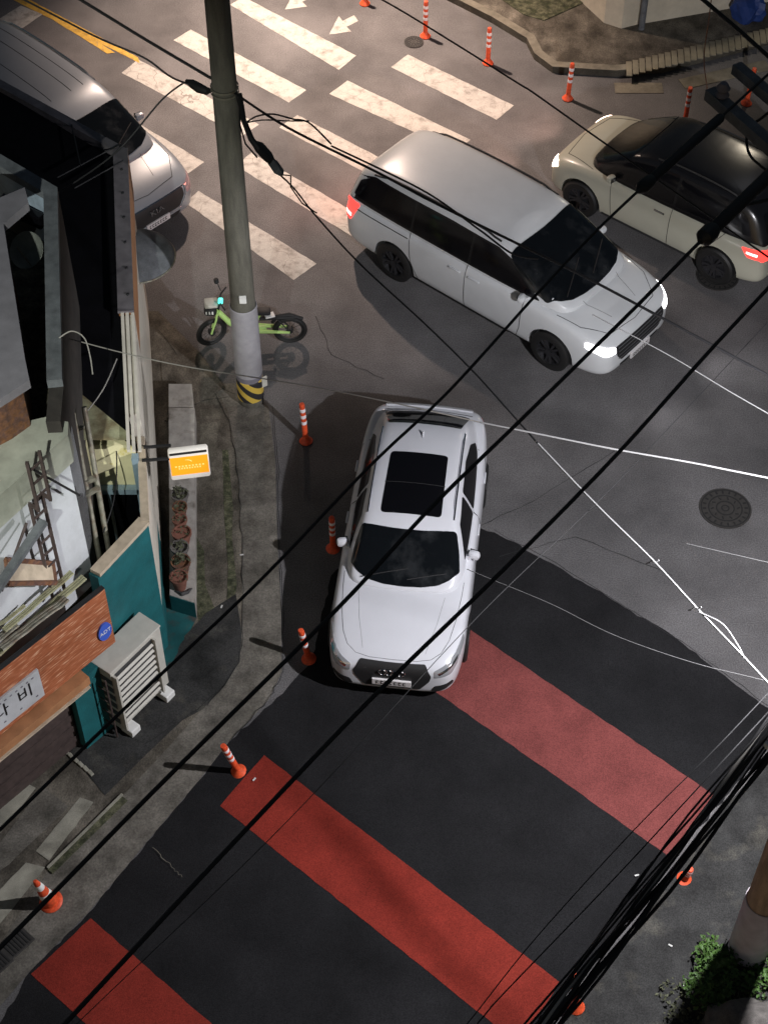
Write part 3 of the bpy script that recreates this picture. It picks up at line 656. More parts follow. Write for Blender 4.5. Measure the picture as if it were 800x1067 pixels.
for sd in ('left', 'right'):
    c.patch('front_side_window', [(1.0, 1.05), (.5, 1.42), (0, 1.52), (-.32, 1.53), (-.32, 1.05)], sd, M['glassd'], .04)
    c.patch('rear_side_window', [(-.37, 1.05), (-.37, 1.53), (-1.2, 1.51), (-1.55, 1.38), (-1.7, 1.1)], sd, M['glassd'], .04)
    q = MB(); c.seam(q, [(.8, 1.0), (.74, .5), (.72, .3)], sd); c.seam(q, [(-.35, 1.0), (-.35, .3)], sd); c.seam(q, [(-1.3, 1.0), (-1.1, .7), (-.9, .45), (-.87, .3)], sd); c.seam(q, [(.9, .28), (-.8, .28)], sd, .025); q.build('door_seam', M['mblack'], c.root)
    for x in (-.15, -1.0):
        h_, nr = c.hit((x, .86), sd); MB().box(h_ + nr * .015, (.2, .03, .03), 0, .012).build('door_handle', M['chrome'], c.root, smooth=True)
    y = 1 if sd == 'left' else -1
    q = MB(); P = [c.hit((x, y * .60), 'top')[0] + Vector((0, 0, .03 if -1.3 < x < 0 else .0)) for x in [.15 - .1 * i for i in range(17)]]; q.tube(P, .015, 6); q.build('roof_rail', M['mblack'], c.root, smooth=True)
q = MB(); c.seam(q, [(1.8, -.6), (1.2, -.78)], 'top'); c.seam(q, [(1.8, .6), (1.2, .78)], 'top'); c.seam(q, [(1.8, -.6), (1.9, 0), (1.8, .6)], 'top'); q.build('bonnet_seam', M['mblack'], c.root)
c.patch('grille', [(-.5, .66), (.5, .66), (.45, .42), (-.45, .42)], 'front', M['mblack'], .05)
for sd in (1, -1):
    c.patch('headlight', [(sd * .54, .72), (sd * .76, .80), (sd * .82, .72), (sd * .74, .58), (sd * .56, .58)], 'front', M['hl_warm'], .03, off=.012)
    tl = c.patch('tail_light', [(sd * .5, .92), (sd * .8, .95), (sd * .8, .76), (sd * .55, .78)], 'rear', M['tl_on'], .03, off=.012)
    tw = c.patch('tail_light_wrap', [(-1.62, .93), (-1.96, .95), (-2.0, .78), (-1.75, .79)], 'left' if sd > 0 else 'right', M['tl_on'], .03, off=.01, parent=tl)
    c.patch('lamp_core', [(-1.72, .885), (-1.9, .88), (-1.9, .84), (-1.72, .85)], 'left' if sd > 0 else 'right', M['tl_core'], .01, off=.016, parent=tl)
    hp = Vector((bc.x, bc.y, .7)) + Vector((bd.x, bd.y, 0)) * 2.15 + Vector((sidev.x, sidev.y, 0)) * sd * .62
    spot('headlight_beam', hp, hp + Vector((bd.x * 5, bd.y * 5, -1.1)), 160, (1, .62, .5), 75, .05, .8)
c.plate('front', .40); c.mirrors(.78, 1.06, .85); c.underbody()
for sd in (1, -1):
    hp = Vector((vc.x, vc.y, .7)) + Vector((vd.x, vd.y, 0)) * 2.66 + Vector((nn.x, nn.y, 0)) * sd * .75
    spot('minivan_headlight_beam', hp, hp + Vector((vd.x * 5, vd.y * 5, -1.0)), 45, (1, .97, 1), 80, .05, .8)
tp = Vector((vc.x, vc.y, .85)) - Vector((vd.x, vd.y, 0)) * 2.72
spot('minivan_tail_glow', tp, tp + Vector((-vd.x * 3, -vd.y * 3, -.6)), 45, (1, .22, .15), 150, .1, .8)

# ------------------------------------------------------------------ poles
M['pole_lit'] = mat('lit_tan_concrete', (.50, .36, .24), .9, var=.3, vscale=3, fine=.2, bump=.3, stretch=(3, 3, .5))  # right pole: warm light from the side is put into this lighter concrete
def pole(name, base, h_, r0, r1, label, parts, pm='pole'):
    t = thing(name, label, 'utility pole', base)
    MB().lathe([(lerp(r0, r1, k / 10), h_ * k / 10) for k in range(11)], (0, 0, 0), 28).build('shaft', M[pm], t, smooth=True)
    for nm, z0, z1, m, ex in parts:
        a, b = lerp(r0, r1, z0 / h_) + ex, lerp(r0, r1, z1 / h_) + ex
        MB().lathe([(a - .01, z0), (a, z0 + .01), (b, z1 - .01), (b - .01, z1)], (0, 0, 0), 28, cap=False).build(nm, m, t, smooth=True)
    return t
def hazard():
    m = mat('hazard_stripes', (.5, .36, .05), .7); n = m.node_tree.nodes; l = m.node_tree.links; p = n['Principled BSDF']; tc = n.new('ShaderNodeTexCoord')
    sx = n.new('ShaderNodeSeparateXYZ'); l.new(tc.outputs['Object'], sx.inputs[0]); a = n.new('ShaderNodeMath'); a.operation = 'MULTIPLY_ADD'; a.inputs[1].default_value = .9
    l.new(sx.outputs['X'], a.inputs[0]); l.new(sx.outputs['Z'], a.inputs[2]); b = n.new('ShaderNodeMath'); b.operation = 'MODULO'; b.inputs[1].default_value = .24
    ab = n.new('ShaderNodeMath'); ab.operation = 'ADD'; ab.inputs[1].default_value = 5; l.new(a.outputs[0], ab.inputs[0]); l.new(ab.outputs[0], b.inputs[0])
    c_ = n.new('ShaderNodeMath'); c_.operation = 'GREATER_THAN'; c_.inputs[1].default_value = .12; l.new(b.outputs[0], c_.inputs[0])
    mx = n.new('ShaderNodeMix'); mx.data_type = 'RGBA'; mx.inputs[6].default_value = (.02, .018, .02, 1); mx.inputs[7].default_value = (.55, .38, .06, 1); l.new(c_.outputs[0], mx.inputs[0]); l.new(mx.outputs[2], p.inputs['Base Color']); return m
pb = g(262, 417); pl1 = pole('utility_pole', (pb.x, pb.y, 0), 11.5, .185, .13, 'tall concrete utility pole with grey wrap beside the lime green bike', [('hazard_wrap', .12, .52, hazard(), .014), ('dark_band', .52, .68, M['wrapd'], .012), ('grey_wrap', .62, 1.95, M['wrap'], .02)])
MB().box((.02, -.175, 2.2), (.1, .03, .14), 0, .01).build('sticker', M['white'], pl1)
MB().box((.19, -.04, .42), (.16, .03, .2), .6, .01).build('tag_board', M['cream'], pl1)
q = MB()
for z in (5.55, 5.62): q.lathe([(.168, z), (.178, z), (.178, z + .025), (.168, z + .025)], n=24, cap=False)
q.build('steel_strap', M['galv'], pl1)
rb = Vector((4.22, 8.87, 0)); pl2 = pole('utility_pole', rb, 11.0, .21, .14, 'concrete utility pole with grey wrap, coloured as if lit, above the green bush', [('grey_wrap', .02, 1.25, mat('lit_lilac_pole_wrap', (.60, .54, .58), .7, var=.15, vscale=4, bump=.4, bscale=60), .02)], 'pole_lit')  # wrap colour raised to carry light that no lamp here gives
ad = Vector((2.68 - 4.22, 11.57 - 8.87, 0)).normalized()
MB().bar(ad * -.9 + Vector((0, 0, 10)), ad * 3.15 + Vector((0, 0, 10)), .10, .10).build('crossarm', M['capg'], pl2)
sd2 = Vector((-ad.y, ad.x, 0)) * -.38
MB().bar(ad * -.9 + sd2 + Vector((0, 0, 10.02)), ad * 3.3 + sd2 + Vector((0, 0, 10.02)), .09, .09).build('crossarm', M['capg'], pl2)
for k in (1.4, 2.2, 3.0):
    MB().lathe([(.03, 0), (.06, .03), (.035, .06), (.06, .09), (.03, .14)], ad * k + Vector((0, 0, 10.05)), 12).build('insulator', M['wrapd'], pl2, smooth=True)
q = MB(); q.bar((.0, .0, 7.25), (LP1.x - rb.x, LP1.y - rb.y, 7.15), .05, .05); q.build('lamp_arm', M['galv'], pl2)
lh = MB().box((LP1.x - rb.x, LP1.y - rb.y, 7.06), (.5, .22, .08), R(58), .02).build('lamp_head', M['capg'], pl2)
MB().box((LP1.x - rb.x, LP1.y - rb.y, 7.016), (.3, .14, .008), R(58)).build('lens', M['lamp'], lh)
for nm, LP, lb in (('street_or_fill_lamp', LP2, 'street lamp standing beyond the crosswalk'), ('street_or_fill_lamp', LP3, 'street lamp standing on the corner sidewalk'), ('street_or_fill_lamp', LP4, 'unseen fill lamp added in the alley to light the house')):  # the last one is an unseen fill lamp, added on a post
    t = thing(nm, lb, 'street lamp', (LP.x + .8, LP.y + .6, 0)); MB().lathe([(.09, 0), (.05, LP.z)], n=16).build('post', M['galv'], t, smooth=True)
    MB().bar((0, 0, LP.z), (-.8, -.6, LP.z + .06), .05, .05).build('arm', M['galv'], t); hh = MB().box((-.8, -.6, LP.z + .03), (.5, .22, .08), .6, .02).build('lamp_head', M['capg'], t)
    MB().box((-.8, -.6, LP.z - .014), (.3, .14, .008), .6).build('lens', M['lamp'], hh)

# ------------------------------------------------------------------ cables
def cable(pts, r, m, label, ext=(6, 6), sag=.0, group='overhead cables', name='overhead_cable', cat='cable'):
    """pts: (u,v,z) image pixels with chosen heights along the cable"""
    P = [g(*p) for p in pts]
    if ext[0]: P = [P[0] + (P[0] - P[1]).normalized() * ext[0]] + P
    if ext[1]: P = P + [P[-1] + (P[-1] - P[-2]).normalized() * ext[1]]
    out = []
    for i in range(len(P) - 1):
        p0 = P[max(i - 1, 0)]; p1, p2 = P[i], P[i + 1]; p3 = P[min(i + 2, len(P) - 1)]
        for k in range(8):
            t = k / 8; out.append(.5 * ((2 * p1) + (-p0 + p2) * t + (2 * p0 - 5 * p1 + 4 * p2 - p3) * t * t + (-p0 + 3 * p1 - 3 * p2 + p3) * t ** 3))
    out.append(P[-1])
    mb = MB().tube(out, r, 7); return wthing(mb, name, m, label, cat, group, smooth=True)
Z = 9.9
cable([(0, 865, Z), (120, 748, Z), (270, 606, Z), (385, 486, Z), (470, 405, Z), (565, 300, Z), (640, 222, Z + .1), (755, 118, Z + .15)], .0115, M['cable'], 'black cable crossing the sedan roof, highest of the three long diagonals', (5, 4))
cable([(0, 988, Z), (165, 820, Z), (350, 636, Z), (450, 528, Z), (540, 440, Z), (660, 322, Z), (735, 246, Z + .1), (805, 180, Z + .15)], .0145, M['cable'], 'black cable crossing the sedan windshield, middle of the three long diagonals', (5, 4))
cable([(68, 1067, Z), (225, 898, Z), (380, 735, Z), (520, 598, Z), (640, 476, Z), (735, 370, Z), (800, 300, Z)], .0145, M['cable'], 'black cable crossing the sedan grille, lowest of the three long diagonals', (5, 4))
cable([(80, 1067, 5), (300, 855, 5), (500, 640, 5), (640, 505, 5), (800, 335, 5)], .004, M['cable'], 'hair thin black wire running below the lowest long diagonal', (4, 4))
cable([(75, -6, 6.3), (150, 40, 6), (221, 82, 5.75)], .02, M['cable'], 'black cable entering the tall pole from the upper left corner', (6, 0))
cable([(26, 0, 6.2), (100, 38, 5.9), (150, 60, 5.7), (175, 78, 5.55), (192, 86, 5.55), (228, 97, 5.5)], .013, M['cable'], 'thinner black cable over the yellow line ending at the tall pole', (6, 0))
cable([(30, 218, 3.9), (78, 190, 4.4), (125, 155, 4.9), (168, 105, 5.4), (192, 86, 5.55)], .012, M['cable'], 'black drop cable running down from the tall pole to the shop roof', (0, 0))
cable([(243, 96, 5.6), (300, 133, 5.6), (390, 178, 5.6), (450, 210, 5.6), (533, 251, 5.6), (610, 289, 5.6), (700, 337, 5.6), (800, 391, 5.6)], .016, M['cable'], 'thick black cable from the tall pole across the minivan roof', (0, 5))
cable([(345, 152, 5.58), (400, 178, 5.52), (450, 204, 5.5), (500, 240, 5.45), (533, 264, 5.5), (560, 270, 5.56)], .012, M['cable'], 'slack black strand hanging under the thick cable over the minivan roof', (0, 0))
cable([(287, 178, 5.2), (306, 196, 5.2), (330, 226, 5.2), (375, 275, 5.2), (440, 335, 5.2), (490, 384, 5.2), (530, 428, 5.2), (560, 462, 5.2)], .011, M['cable'], 'dark unlit stretch of cable from the hanging box down to its white lit stretch', (0, 0))  # one cable in two colours: dark where unlit, white where lamplit
w2 = [(558, 460, 5.2), (620, 525, 5.1), (680, 584, 5.0), (725, 633, 4.95), (772, 682, 4.9), (800, 712, 4.85)]
cable(w2, .011, M['cablew'], 'thick white lit stretch of the same cable with clips sloping down to the right edge', (0, 2))
cable([(728, 638, 4.95), (752, 650, 4.97), (768, 672, 4.92), (775, 686, 4.9)], .008, M['cablew'], 'small white loop strand beside the thick white cable', (0, 0))
for i, (u, v) in enumerate(((680, 583), (724, 632))):
    p = g(u, v, 5.0); mb = MB().tube([p, p + Vector((-.03, 0, -.05)), p + Vector((-.05, .03, -.1))], .008, 6); mb.tube([p + Vector((.06, .0, -.01)), p + Vector((.02, -.0, -.06))], .008, 6)
    wthing(mb, 'cable_clip', M['cablew'], ['white clip hanging higher up on the thick white cable', 'white clip hanging lower down on the thick white cable'][i], 'clip', 'clips on the white cable')
cable([(62, 350, 4.2), (130, 368, 4.5), (200, 383, 4.8), (320, 402, 5.1), (420, 422, 5.3), (500, 440, 5.4)], .007, M['cableg'], 'thin pale wire from the house roof past the tall pole', (0, 0))
cable([(500, 440, 5.4), (560, 452, 5.4), (640, 468, 5.4), (720, 482, 5.4), (800, 498, 5.4)], .0095, M['cablew'], 'bright white cable running nearly level to the right edge', (0, 4))
cable([(640, 340, 5.4), (700, 372, 5.4), (760, 408, 5.4), (800, 431, 5.4)], .006, M['cablew'], 'white wire starting beyond the minivan bonnet and leaving right', (.3, 4))
cable([(515, 605, 5), (575, 630, 4.95), (640, 662, 4.9), (720, 690, 4.88), (800, 710, 4.85)], .004, M['cablef'], 'very fine white wire over the fresh asphalt', (.3, 2))
cable([(735, 571, 5), (800, 586, 5)], .003, M['cablef'], 'very fine white wire below the round manhole cover', (.2, 3))
cable([(340, -30, 6.5), (404, 3, 6.5), (470, 43, 6.5), (540, 87, 6.5), (556, 97, 6.5), (628, 148, 6.5), (720, 212, 6.5), (800, 268, 6.5)], .011, M['cable'], 'black cable passing over the upper orange posts and cream hatchback', (4, 4))
cable([(728, -4, 9), (770, 32, 9), (806, 64, 9)], .022, M['cable'], 'thick black cable cutting across the upper right corner', (4, 3))
cable([(800, 722, 5.6), (740, 785, 5.6), (660, 865, 5.5), (560, 975, 5.4), (500, 1050, 5.4), (480, 1075, 5.4)], .005, M['cable'], 'thin black wire above the cable bundle, upper of the pair', (1.5, 3))
cable([(800, 742, 5.6), (735, 812, 5.6), (640, 915, 5.5), (520, 1040, 5.4), (490, 1075, 5.4)], .006, M['cable'], 'thin black wire above the cable bundle, lower of the pair', (1.5, 3))
cable([(800, 208, 9.5), (775, 214, 9.6), (740, 240, 9.9)], .016, M['cable'], 'short black jumper cable joining the lower sleeve at the right edge', (3, 0))
cable([(797, 120, 9.9), (779, 135, 9.8), (780, 160, 9.7), (800, 180, 9.7)], .012, M['cable'], 'black looped jumper wire below the crossarms', (.4, .6))
cable([(738, 20, 6), (733, 60, 5), (736, 90, 4)], .008, M['rust'], 'thin rusty guy wire in the upper right corner', (1, .3))
# telecom bundle
a0 = g(558, 1072, 5.4); b0 = Vector((4.1, 8.95, 6.0)); dirb = (b0 - a0).normalized(); sdb = Vector((-dirb.y, dirb.x, 0))
bt = thing('cable_bundle', 'thick bundle of black telecom cables crossing the lower right corner', 'cable bundle', a0)
for k in range(16):
    o1 = sdb * random.uniform(-.12, .12) + Vector((0, 0, random.uniform(-.06, .06))); o2 = sdb * random.uniform(-.13, .13) + Vector((0, 0, random.uniform(-.07, .07)))
    P = []
    for j in range(25):
        t = j / 24; p = lerp(a0 - dirb * 3 + o1, b0 + o2, t); p = p + Vector((0, 0, -.10 * math.sin(math.pi * t))) + sdb * (.022 * math.sin(t * 19 + k * 1.7)) + Vector((0, 0, .02 * math.cos(t * 23 + k)))
        P.append(p - Vector(a0))
    MB().tube(P, random.choice((.010, .013, .017)), 6).build('strand', M['cableg'] if k in (3, ) else M['cable'], bt, smooth=True)
MB().box(g(800, 776, 5.9) - a0, (.07, .05, .06), .5, .01).build('bundle_clip', M['white'], bt)
# sleeves over the wires
def sleeve(a, b, r, label):
    A, B = g(*a), g(*b); t = thing('cable_sleeve', label, 'cable sleeve', A, 0, 'sleeves over the high cables'); d = B - A; n = d.normalized()
    MB().tube([Vector((0, 0, 0)), n * .03, d * .5, d - n * .03, d], [r * .6, r, r, r, r * .6], 12).build('tube', M['mblack'], t, smooth=True)
    MB().tube([n * -.05, n * .0, n * .10, n * .14], [r * .5, r * 1.35, r * 1.35, r], 12).build('end_cap', M['black'], t, smooth=True)
sleeve((668, 196, Z + .1), (752, 121, Z + .15), .04, 'long black sleeve on the highest diagonal cable below the crossarm')
sleeve((733, 248, Z + .1), (812, 172, Z + .15), .052, 'long black sleeve with bulky end on the middle diagonal cable')
# splice boxes near pole
sp_ = thing('splice_case', 'black cable splice hanging just left of the tall pole', 'splice case', g(200, 85, 5.55)); A = sp_.location
MB().tube([g(u, v, 5.53) - A for u, v in ((194, 84), (200, 87), (208, 92), (216, 95), (221, 94))], [.02, .055, .065, .05, .02], 10).build('case', M['black'], sp_, smooth=True)
MB().box(g(222, 90, 5.5) - A, (.05, .05, .1), .3, .01).build('tag', M['white'], sp_)
hb = thing('terminal_box', 'grey and black cable terminal box hanging right of the tall pole', 'terminal box', g(286, 175, 5.2)); A = hb.location
MB().tube([g(u, v, z) - A for u, v, z in ((250, 98, 5.6), (254, 125, 5.45), (262, 145, 5.35), (272, 158, 5.25))], [.03, .035, .04, .045], 8).build('cable_tail', M['cable'], hb, smooth=True)
MB().tube([g(u, v, 5.25) - A for u, v in ((264, 148), (270, 153), (279, 163), (284, 169))], [.03, .07, .07, .045], 10).build('boot', M['black'], hb, smooth=True)
MB().tube([g(u, v, 5.22) - A for u, v in ((281, 166), (284, 169), (291, 179), (293, 182))], [.03, .065, .065, .03], 4).build('box', M['capg'], hb)
MB().tube([g(u, v, z) - A for u, v, z in ((245, 96, 5.6), (250, 112, 5.45), (250, 130, 5.4), (256, 150, 5.3), (268, 164, 5.25))], .012, 6).build('lead', M['cable'], hb)
MB().tube([g(u, v, 5.25) - A for u, v in ((293, 182), (303, 183), (303, 195), (315, 212), (330, 222))], .009, 6).build('lead', M['cable'], hb)
cable([(256, 128, 5.45), (268, 121, 5.5), (285, 119, 5.55), (305, 124, 5.58), (322, 128, 5.6), (345, 150, 5.6)], .011, M['cable'], 'black looped cable rising from the terminal box to the thick cable', (0, 0))
cable([(256, 128, 5.45), (275, 125, 5.5), (300, 126, 5.5), (322, 126, 5.55)], .009, M['cable'], 'lower black looped strand right of the tall pole', (0, 0))

# ------------------------------------------------------------------ orange posts and cone
def bollard():
    t = thing('traffic_post', '', 'traffic post', group='orange flexible posts along the road')
    MB().lathe([(.095, 0), (.10, .015), (.085, .035), (.05, .08), (.042, .1)], n=24).build('base', M['orange'], t, smooth=True)
    MB().lathe([(.042, .09), (.040, .72), (.034, .745), (.001, .75)], n=20).build('shaft', M['orange'], t, smooth=True)
    for z in (.36, .48, .60): MB().lathe([(.0425, z), (.044, z + .005), (.044, z + .055), (.0425, z + .06)], n=20, cap=False).build('reflective_band', M['reflect'], t, smooth=True)
    return t
b0_ = bollard(); 
bl = [((319, 460), (-3, 4), 'orange post with bands beside the tall pole and the sedan'), ((347, 572), (0, -4), 'orange post standing in the shadow left of the sedan door'), ((322, 687), (-6, -5), 'orange post at the front left corner of the white sedan'),
      ((249, 804), (-11, -6), 'orange post at the left tip of the middle red stripe'), ((713, 916), (6, -3), 'orange post beside the right tip of the upper red stripe'), ((600, 1050), (-6, 4), 'orange post under the cable bundle at the bottom edge'),
      ((443, 38), (0, 0), 'orange post by the small valve cover at the top edge'), ((508, 66), (0, 0), 'orange post at the end of the planter kerb, between two others'), ((591, 103), (2, 0), 'orange post just above the cream hatchback bonnet'),
      ((380, 4), (0, 0), 'orange post cut by the top edge near the road arrow'), ((713, 128), (0, 0), 'orange post standing right behind the black car roof'), ((777, 108), (2, 0), 'orange post furthest right, on the corner kerb')]
for i, (px, tl, lb) in enumerate(bl):
    o = b0_ if i == 0 else copy_tree(b0_)
    p = g(*px, .004 if i not in (0, 1) else 0); o.location = p; o.scale = (1, 1, .38 if i == 4 else 1); o.rotation_euler = (R(-tl[1]), R(tl[0]), 0); o['label'] = lb
cn = thing('traffic_cone', 'orange and white traffic cone on the gutter at lower left', 'traffic cone', g(54, 940, .015), 0); cn.rotation_euler = (R(4), R(-9), 0)
MB().lathe([(.14, 0), (.145, .02), (.13, .035), (.10, .045)], n=28).build('base', M['orange'], cn, smooth=True)
MB().lathe([(.10, .04), (.028, .60), (.02, .615), (.001, .615)], n=24).build('shaft', M['orange'], cn, smooth=True)
for z, h_ in ((.2, .1), (.42, .1)):
    rr = lambda zz: lerp(.10, .028, (zz - .04) / .56) + .003
    MB().lathe([(rr(z) - .002, z), (rr(z), z + .003), (rr(z + h_), z + h_ - .003), (rr(z + h_) - .002, z + h_)], n=24, cap=False).build('white_band', M['white'], cn, smooth=True)

# ------------------------------------------------------------------ electric bike
fw, rw = g(222, 358), g(309, 356); bx = (rw - fw); L = bx.length; eb = thing('electric_bike', 'lime green electric bike standing behind the tall pole', 'bike', fw, math.atan2(bx.y, bx.x))
def bwheel(x, r):
    wl = MB().tube([(r * math.cos(2 * math.pi * k / 28), 0, r * math.sin(2 * math.pi * k / 28)) for k in range(29)], .038, 8, False).build('wheel', M['black'], eb, smooth=True); wl.location = (x, 0, r + .03)
    q = MB().tube([(r * .82 * math.cos(2 * math.pi * k / 28), 0, r * .82 * math.sin(2 * math.pi * k / 28)) for k in range(29)], .016, 6, False)
    for k in range(12): a = 2 * math.pi * k / 12; q.tube([(0, .02, 0), (r * .82 * math.cos(a), 0, r * .82 * math.sin(a))], .004, 4)
    q.lathe([(.05, -.05), (.06, 0), (.05, .05)], n=12, axis='Y'); q.build('rim', M['mblack'], wl, smooth=True); return wl
bwheel(0, .24).rotation_euler = (0, 0, R(28)); bwheel(L, .25)
q = MB(); q.tube([(.0, .06, .28), (.10, .05, .58), (.14, 0, .78)], .018, 8); q.tube([(.0, -.06, .28), (.10, -.05, .58), (.14, 0, .78)], .018, 8); q.build('fork', M['lime'], eb, smooth=True)
q = MB(); q.tube([(.14, 0, .72), (.30, 0, .48), (.45, 0, .34), (.70, 0, .32), (.9, 0, .34)], [.045, .05, .055, .055, .04], 10); q.tube([(.68, 0, .34), (.80, 0, .62)], .03, 8)
q.tube([(.72, .07, .33), (L, .07, .28)], [.04, .02], 8); q.tube([(.72, -.07, .33), (L, -.07, .28)], [.04, .02], 8); q.build('frame', M['lime'], eb, smooth=True)
MB().box((.58, 0, .40), (.34, .12, .12), 0, .03).build('battery', M['mblack'], eb, smooth=True)
q = MB(); q.tube([(.14, 0, .76), (.19, 0, .98)], .02, 8); q.tube([(.28, .27, 1.0), (.2, .12, 1.0), (.19, 0, .98), (.2, -.12, 1.0), (.28, -.27, 1.0)], .014, 8); q.tube([(.2, .18, 1.0), (.14, .24, 1.16)], .008, 6); q.build('handlebar', M['mblack'], eb, smooth=True)
MB().tube([(.14, .24, 1.13), (.13, .25, 1.2)], .04, 8).build('bell', M['mblack'], eb)
MB().box((.02, 0, .80), (.2, .24, .16), 0, .04).build('front_basket', M['mblack'], eb, smooth=True)
MB().box((.04, .0, .91), (.22, .22, .06), .1, .025).build('headstock_cover', M['cream'], eb, smooth=True)
MB().box((.20, -.05, 1.0), (.08, .12, .05), 0, .02).build('display', M['cyanl'], eb, smooth=True)
q = MB()
for k in range(3): q.box((-.04 + .05 * k, -.122, .80), (.025, .006, .06))
q.build('number_marks', M['white'], eb)
MB().box((.86, 0, .70), (.26, .16, .07), 0, .03).build('saddle', M['mblack'], eb, smooth=True)
q = MB(); q.tube([(.8, 0, .55), (1.0, 0, .56), (L + .1, 0, .56)], .04, 8); q.tube([(L, .06, .28), (1.1, .05, .55)], .012, 6); q.tube([(L, -.06, .28), (1.1, -.05, .55)], .012, 6)
q.build('rear_rack', M['mblack'], eb, smooth=True)
MB().box((.97, -.03, .64), (.16, .12, .03), .3, .01).build('rear_label', M['white'], eb)
q = MB(); q.tube([(L - .28, 0, .45), (L - .2, 0, .58), (L, 0, .62), (L + .22, 0, .52)], [.03, .035, .035, .03], 8); q.build('mudguard', M['mblack'], eb, smooth=True)
MB().tube([(.62, .06, .28), (.7, .26, .02)], .012, 6).build('kickstand', M['mblack'], eb)
q = MB(); q.tube([(.62, 0, .3), (.62, .14, .3)], .012, 6); q.tube([(.62, -.14, .3), (.62, 0, .3)], .012, 6); q.box((.7, .16, .28), (.1, .06, .02)); q.box((.54, -.16, .32), (.1, .06, .02)); q.build('pedals', M['mblack'], eb)

eb.scale = (.93, .93, .93)
# ------------------------------------------------------------------ shop (low building)
C = Vector((-2.85, 13.19)); Nn = Vector((-3.70, 19.72)); us = Vector((-.53, -.848)).normalized()   # south wall direction
ue = (Nn - C).normalized(); un = Vector((-.78, .625)).normalized()
W_ = C + us * 3.4; NW = Nn + un * 4.2
shop = thing('shop_building', 'low teal walled corner shop with black flat roof and cream coping', 'building', (C.x, C.y, 0), world=True)
Q = C + ue * .02
back = Vector((-3.95, 14.6))
def off(p, d): return p + d
# teal parapet wall around the yard (south) up to 2.6
mb = MB().wallband([C + us * .98, C], 0, 2.55, .14)
wchild(mb, 'wall', M['teal'], shop)
wchild(MB().wallband([C + ue * .005, C + ue * 1.45], 0.9, 2.55, .08), 'white_wall', M['whitep'], shop)
wchild(MB().wallband([C + ue * .005, C + ue * 1.45], 0, .898, .08), 'side_wall', M['teal'], shop)
wchild(MB().wallband([C + us * .95 + Vector((.81, -.53)) * .012, C + Vector((.012, -.012))], 2.552, 2.61, .15).wallband([C + Vector((.015, .0)), C + ue * 1.4 + Vector((.015, 0))], 2.554, 2.615, .10), 'coping', M['coping'], shop)
# street facade, orange fascia and cap north of the yard
E0 = C + ue * 1.5
wchild(MB().wallband([E0, Nn], 0, 2.3, .16), 'facade_wall', M['whitep'], shop)
wchild(MB().wallband([C + ue * 1.42, C + ue * 3.2], 1.5, 3.02, .17), 'cream_panel', M['whitep'], shop)
wchild(MB().wallband([C + ue * 3.22, Nn + Vector((.03, .0))], 2.302, 3.06, .2), 'fascia', M['fascia'], shop)
wchild(MB().wallband([C + ue * 3.2 + Vector((.0, 0)), Nn + Vector((.03, .02))], 3.062, 3.10, .21), 'roof_cap', M['capm'], shop)
mb = MB()
for k in (1.42, 1.5, 1.57): mb.wallband([C + ue * .75 + Vector((-(k - 1.42) * .9, 0)), C + ue * 3.2 + Vector((-(k - 1.42) * .9, 0))], 3.03, 3.06 + (k - 1.42) * .1, .04)
wchild(mb, 'trim_strips', M['whitep'], shop)
for k in range(7):
    p = C + ue * (3.5 + k * .52); wchild(MB().lathe([(.02, 3.1), (.018, 3.12), (.001, 3.122)], (p.x - .07, p.y, 0), 8), 'cap_bolt', M['mblack'], shop)
wchild(MB().wallband([Nn, NW], 0, 2.9, .15), 'north_wall', M['capg'], shop); wchild(MB().wallband([Nn + Vector((0, .03)), NW + Vector((0, .03))], 2.902, 3.09, .14), 'north_cap', M['capm'], shop)
# flat black roof; its south edge sits over the yellow shop wall
rs1, rs2 = g(66, 398, 3.0).xy, g(143, 462, 3.0).xy
rf = [rs2, C + ue * 1.5 + Vector((-.17, 0)), Nn + Vector((-.17, -.1)), NW + Vector((.1, -.15)), Vector((-8, 16)), Vector((-5.5, 14)), rs1]
wchild(MB().prism(rf, 2.85, 3.0), 'roof', M['roof'], shop)
Yw = g(100, 455, 3.0).y
wchild(MB().prism([rs1 + Vector((.0, .03)), rs2 + Vector((.0, .03)), Vector((rs2.x - .03, Yw - .06)), Vector((rs1.x + .12, Yw - .06))], 3.002, 3.03), 'eave_sheet', M['corr'], shop)
for a_, b_ in (((60, 185), (126, 150)), ((78, 196), (128, 168)), ((75, 130), (84, 172))): wchild(MB().tube([g(*a_, 3.1), g(*b_, 3.12)], .011, 6), 'roof_rod', M['mblack'], shop)
# yellow wall with window inside the yard
ya, yb = Vector((-4.15, Yw)), Vector((-3.1, Yw))
wchild(MB().prism([ya, yb, yb + Vector((0, .1)), ya + Vector((0, .1))], .0, 2.84), 'inner_wall', M['yellowp'], shop)
wn = wchild(MB().box((-3.5, Yw - .02, 1.35), (.75, .04, 1.3)), 'window', M['glassd'], shop)
q = MB().box((-3.5, Yw - .05, 2.06), (.86, .09, .09)).box((-3.09, Yw - .05, 1.6), (.08, .09, 2.2)).box((-3.92, Yw - .05, 1.6), (.08, .09, 2.2)).box((-3.5, Yw - .04, 1.4), (.04, .06, 1.25)); wchild(q, 'frame', M['bluef'], shop, wn)
wchild(MB().bar((-3.04, Yw - .08, 2.3), (-3.0, Yw - .55, 2.1), .05, .5), 'side_frame', M['bluef'], shop)
wchild(MB().prism([C + us * .1 + Vector((-.15, .1)), Vector((-3.08, Yw)), ya, C + us * 2.5 + Vector((-.3, .1))], .3, .9), 'yard_floor', M['dirt'], shop)
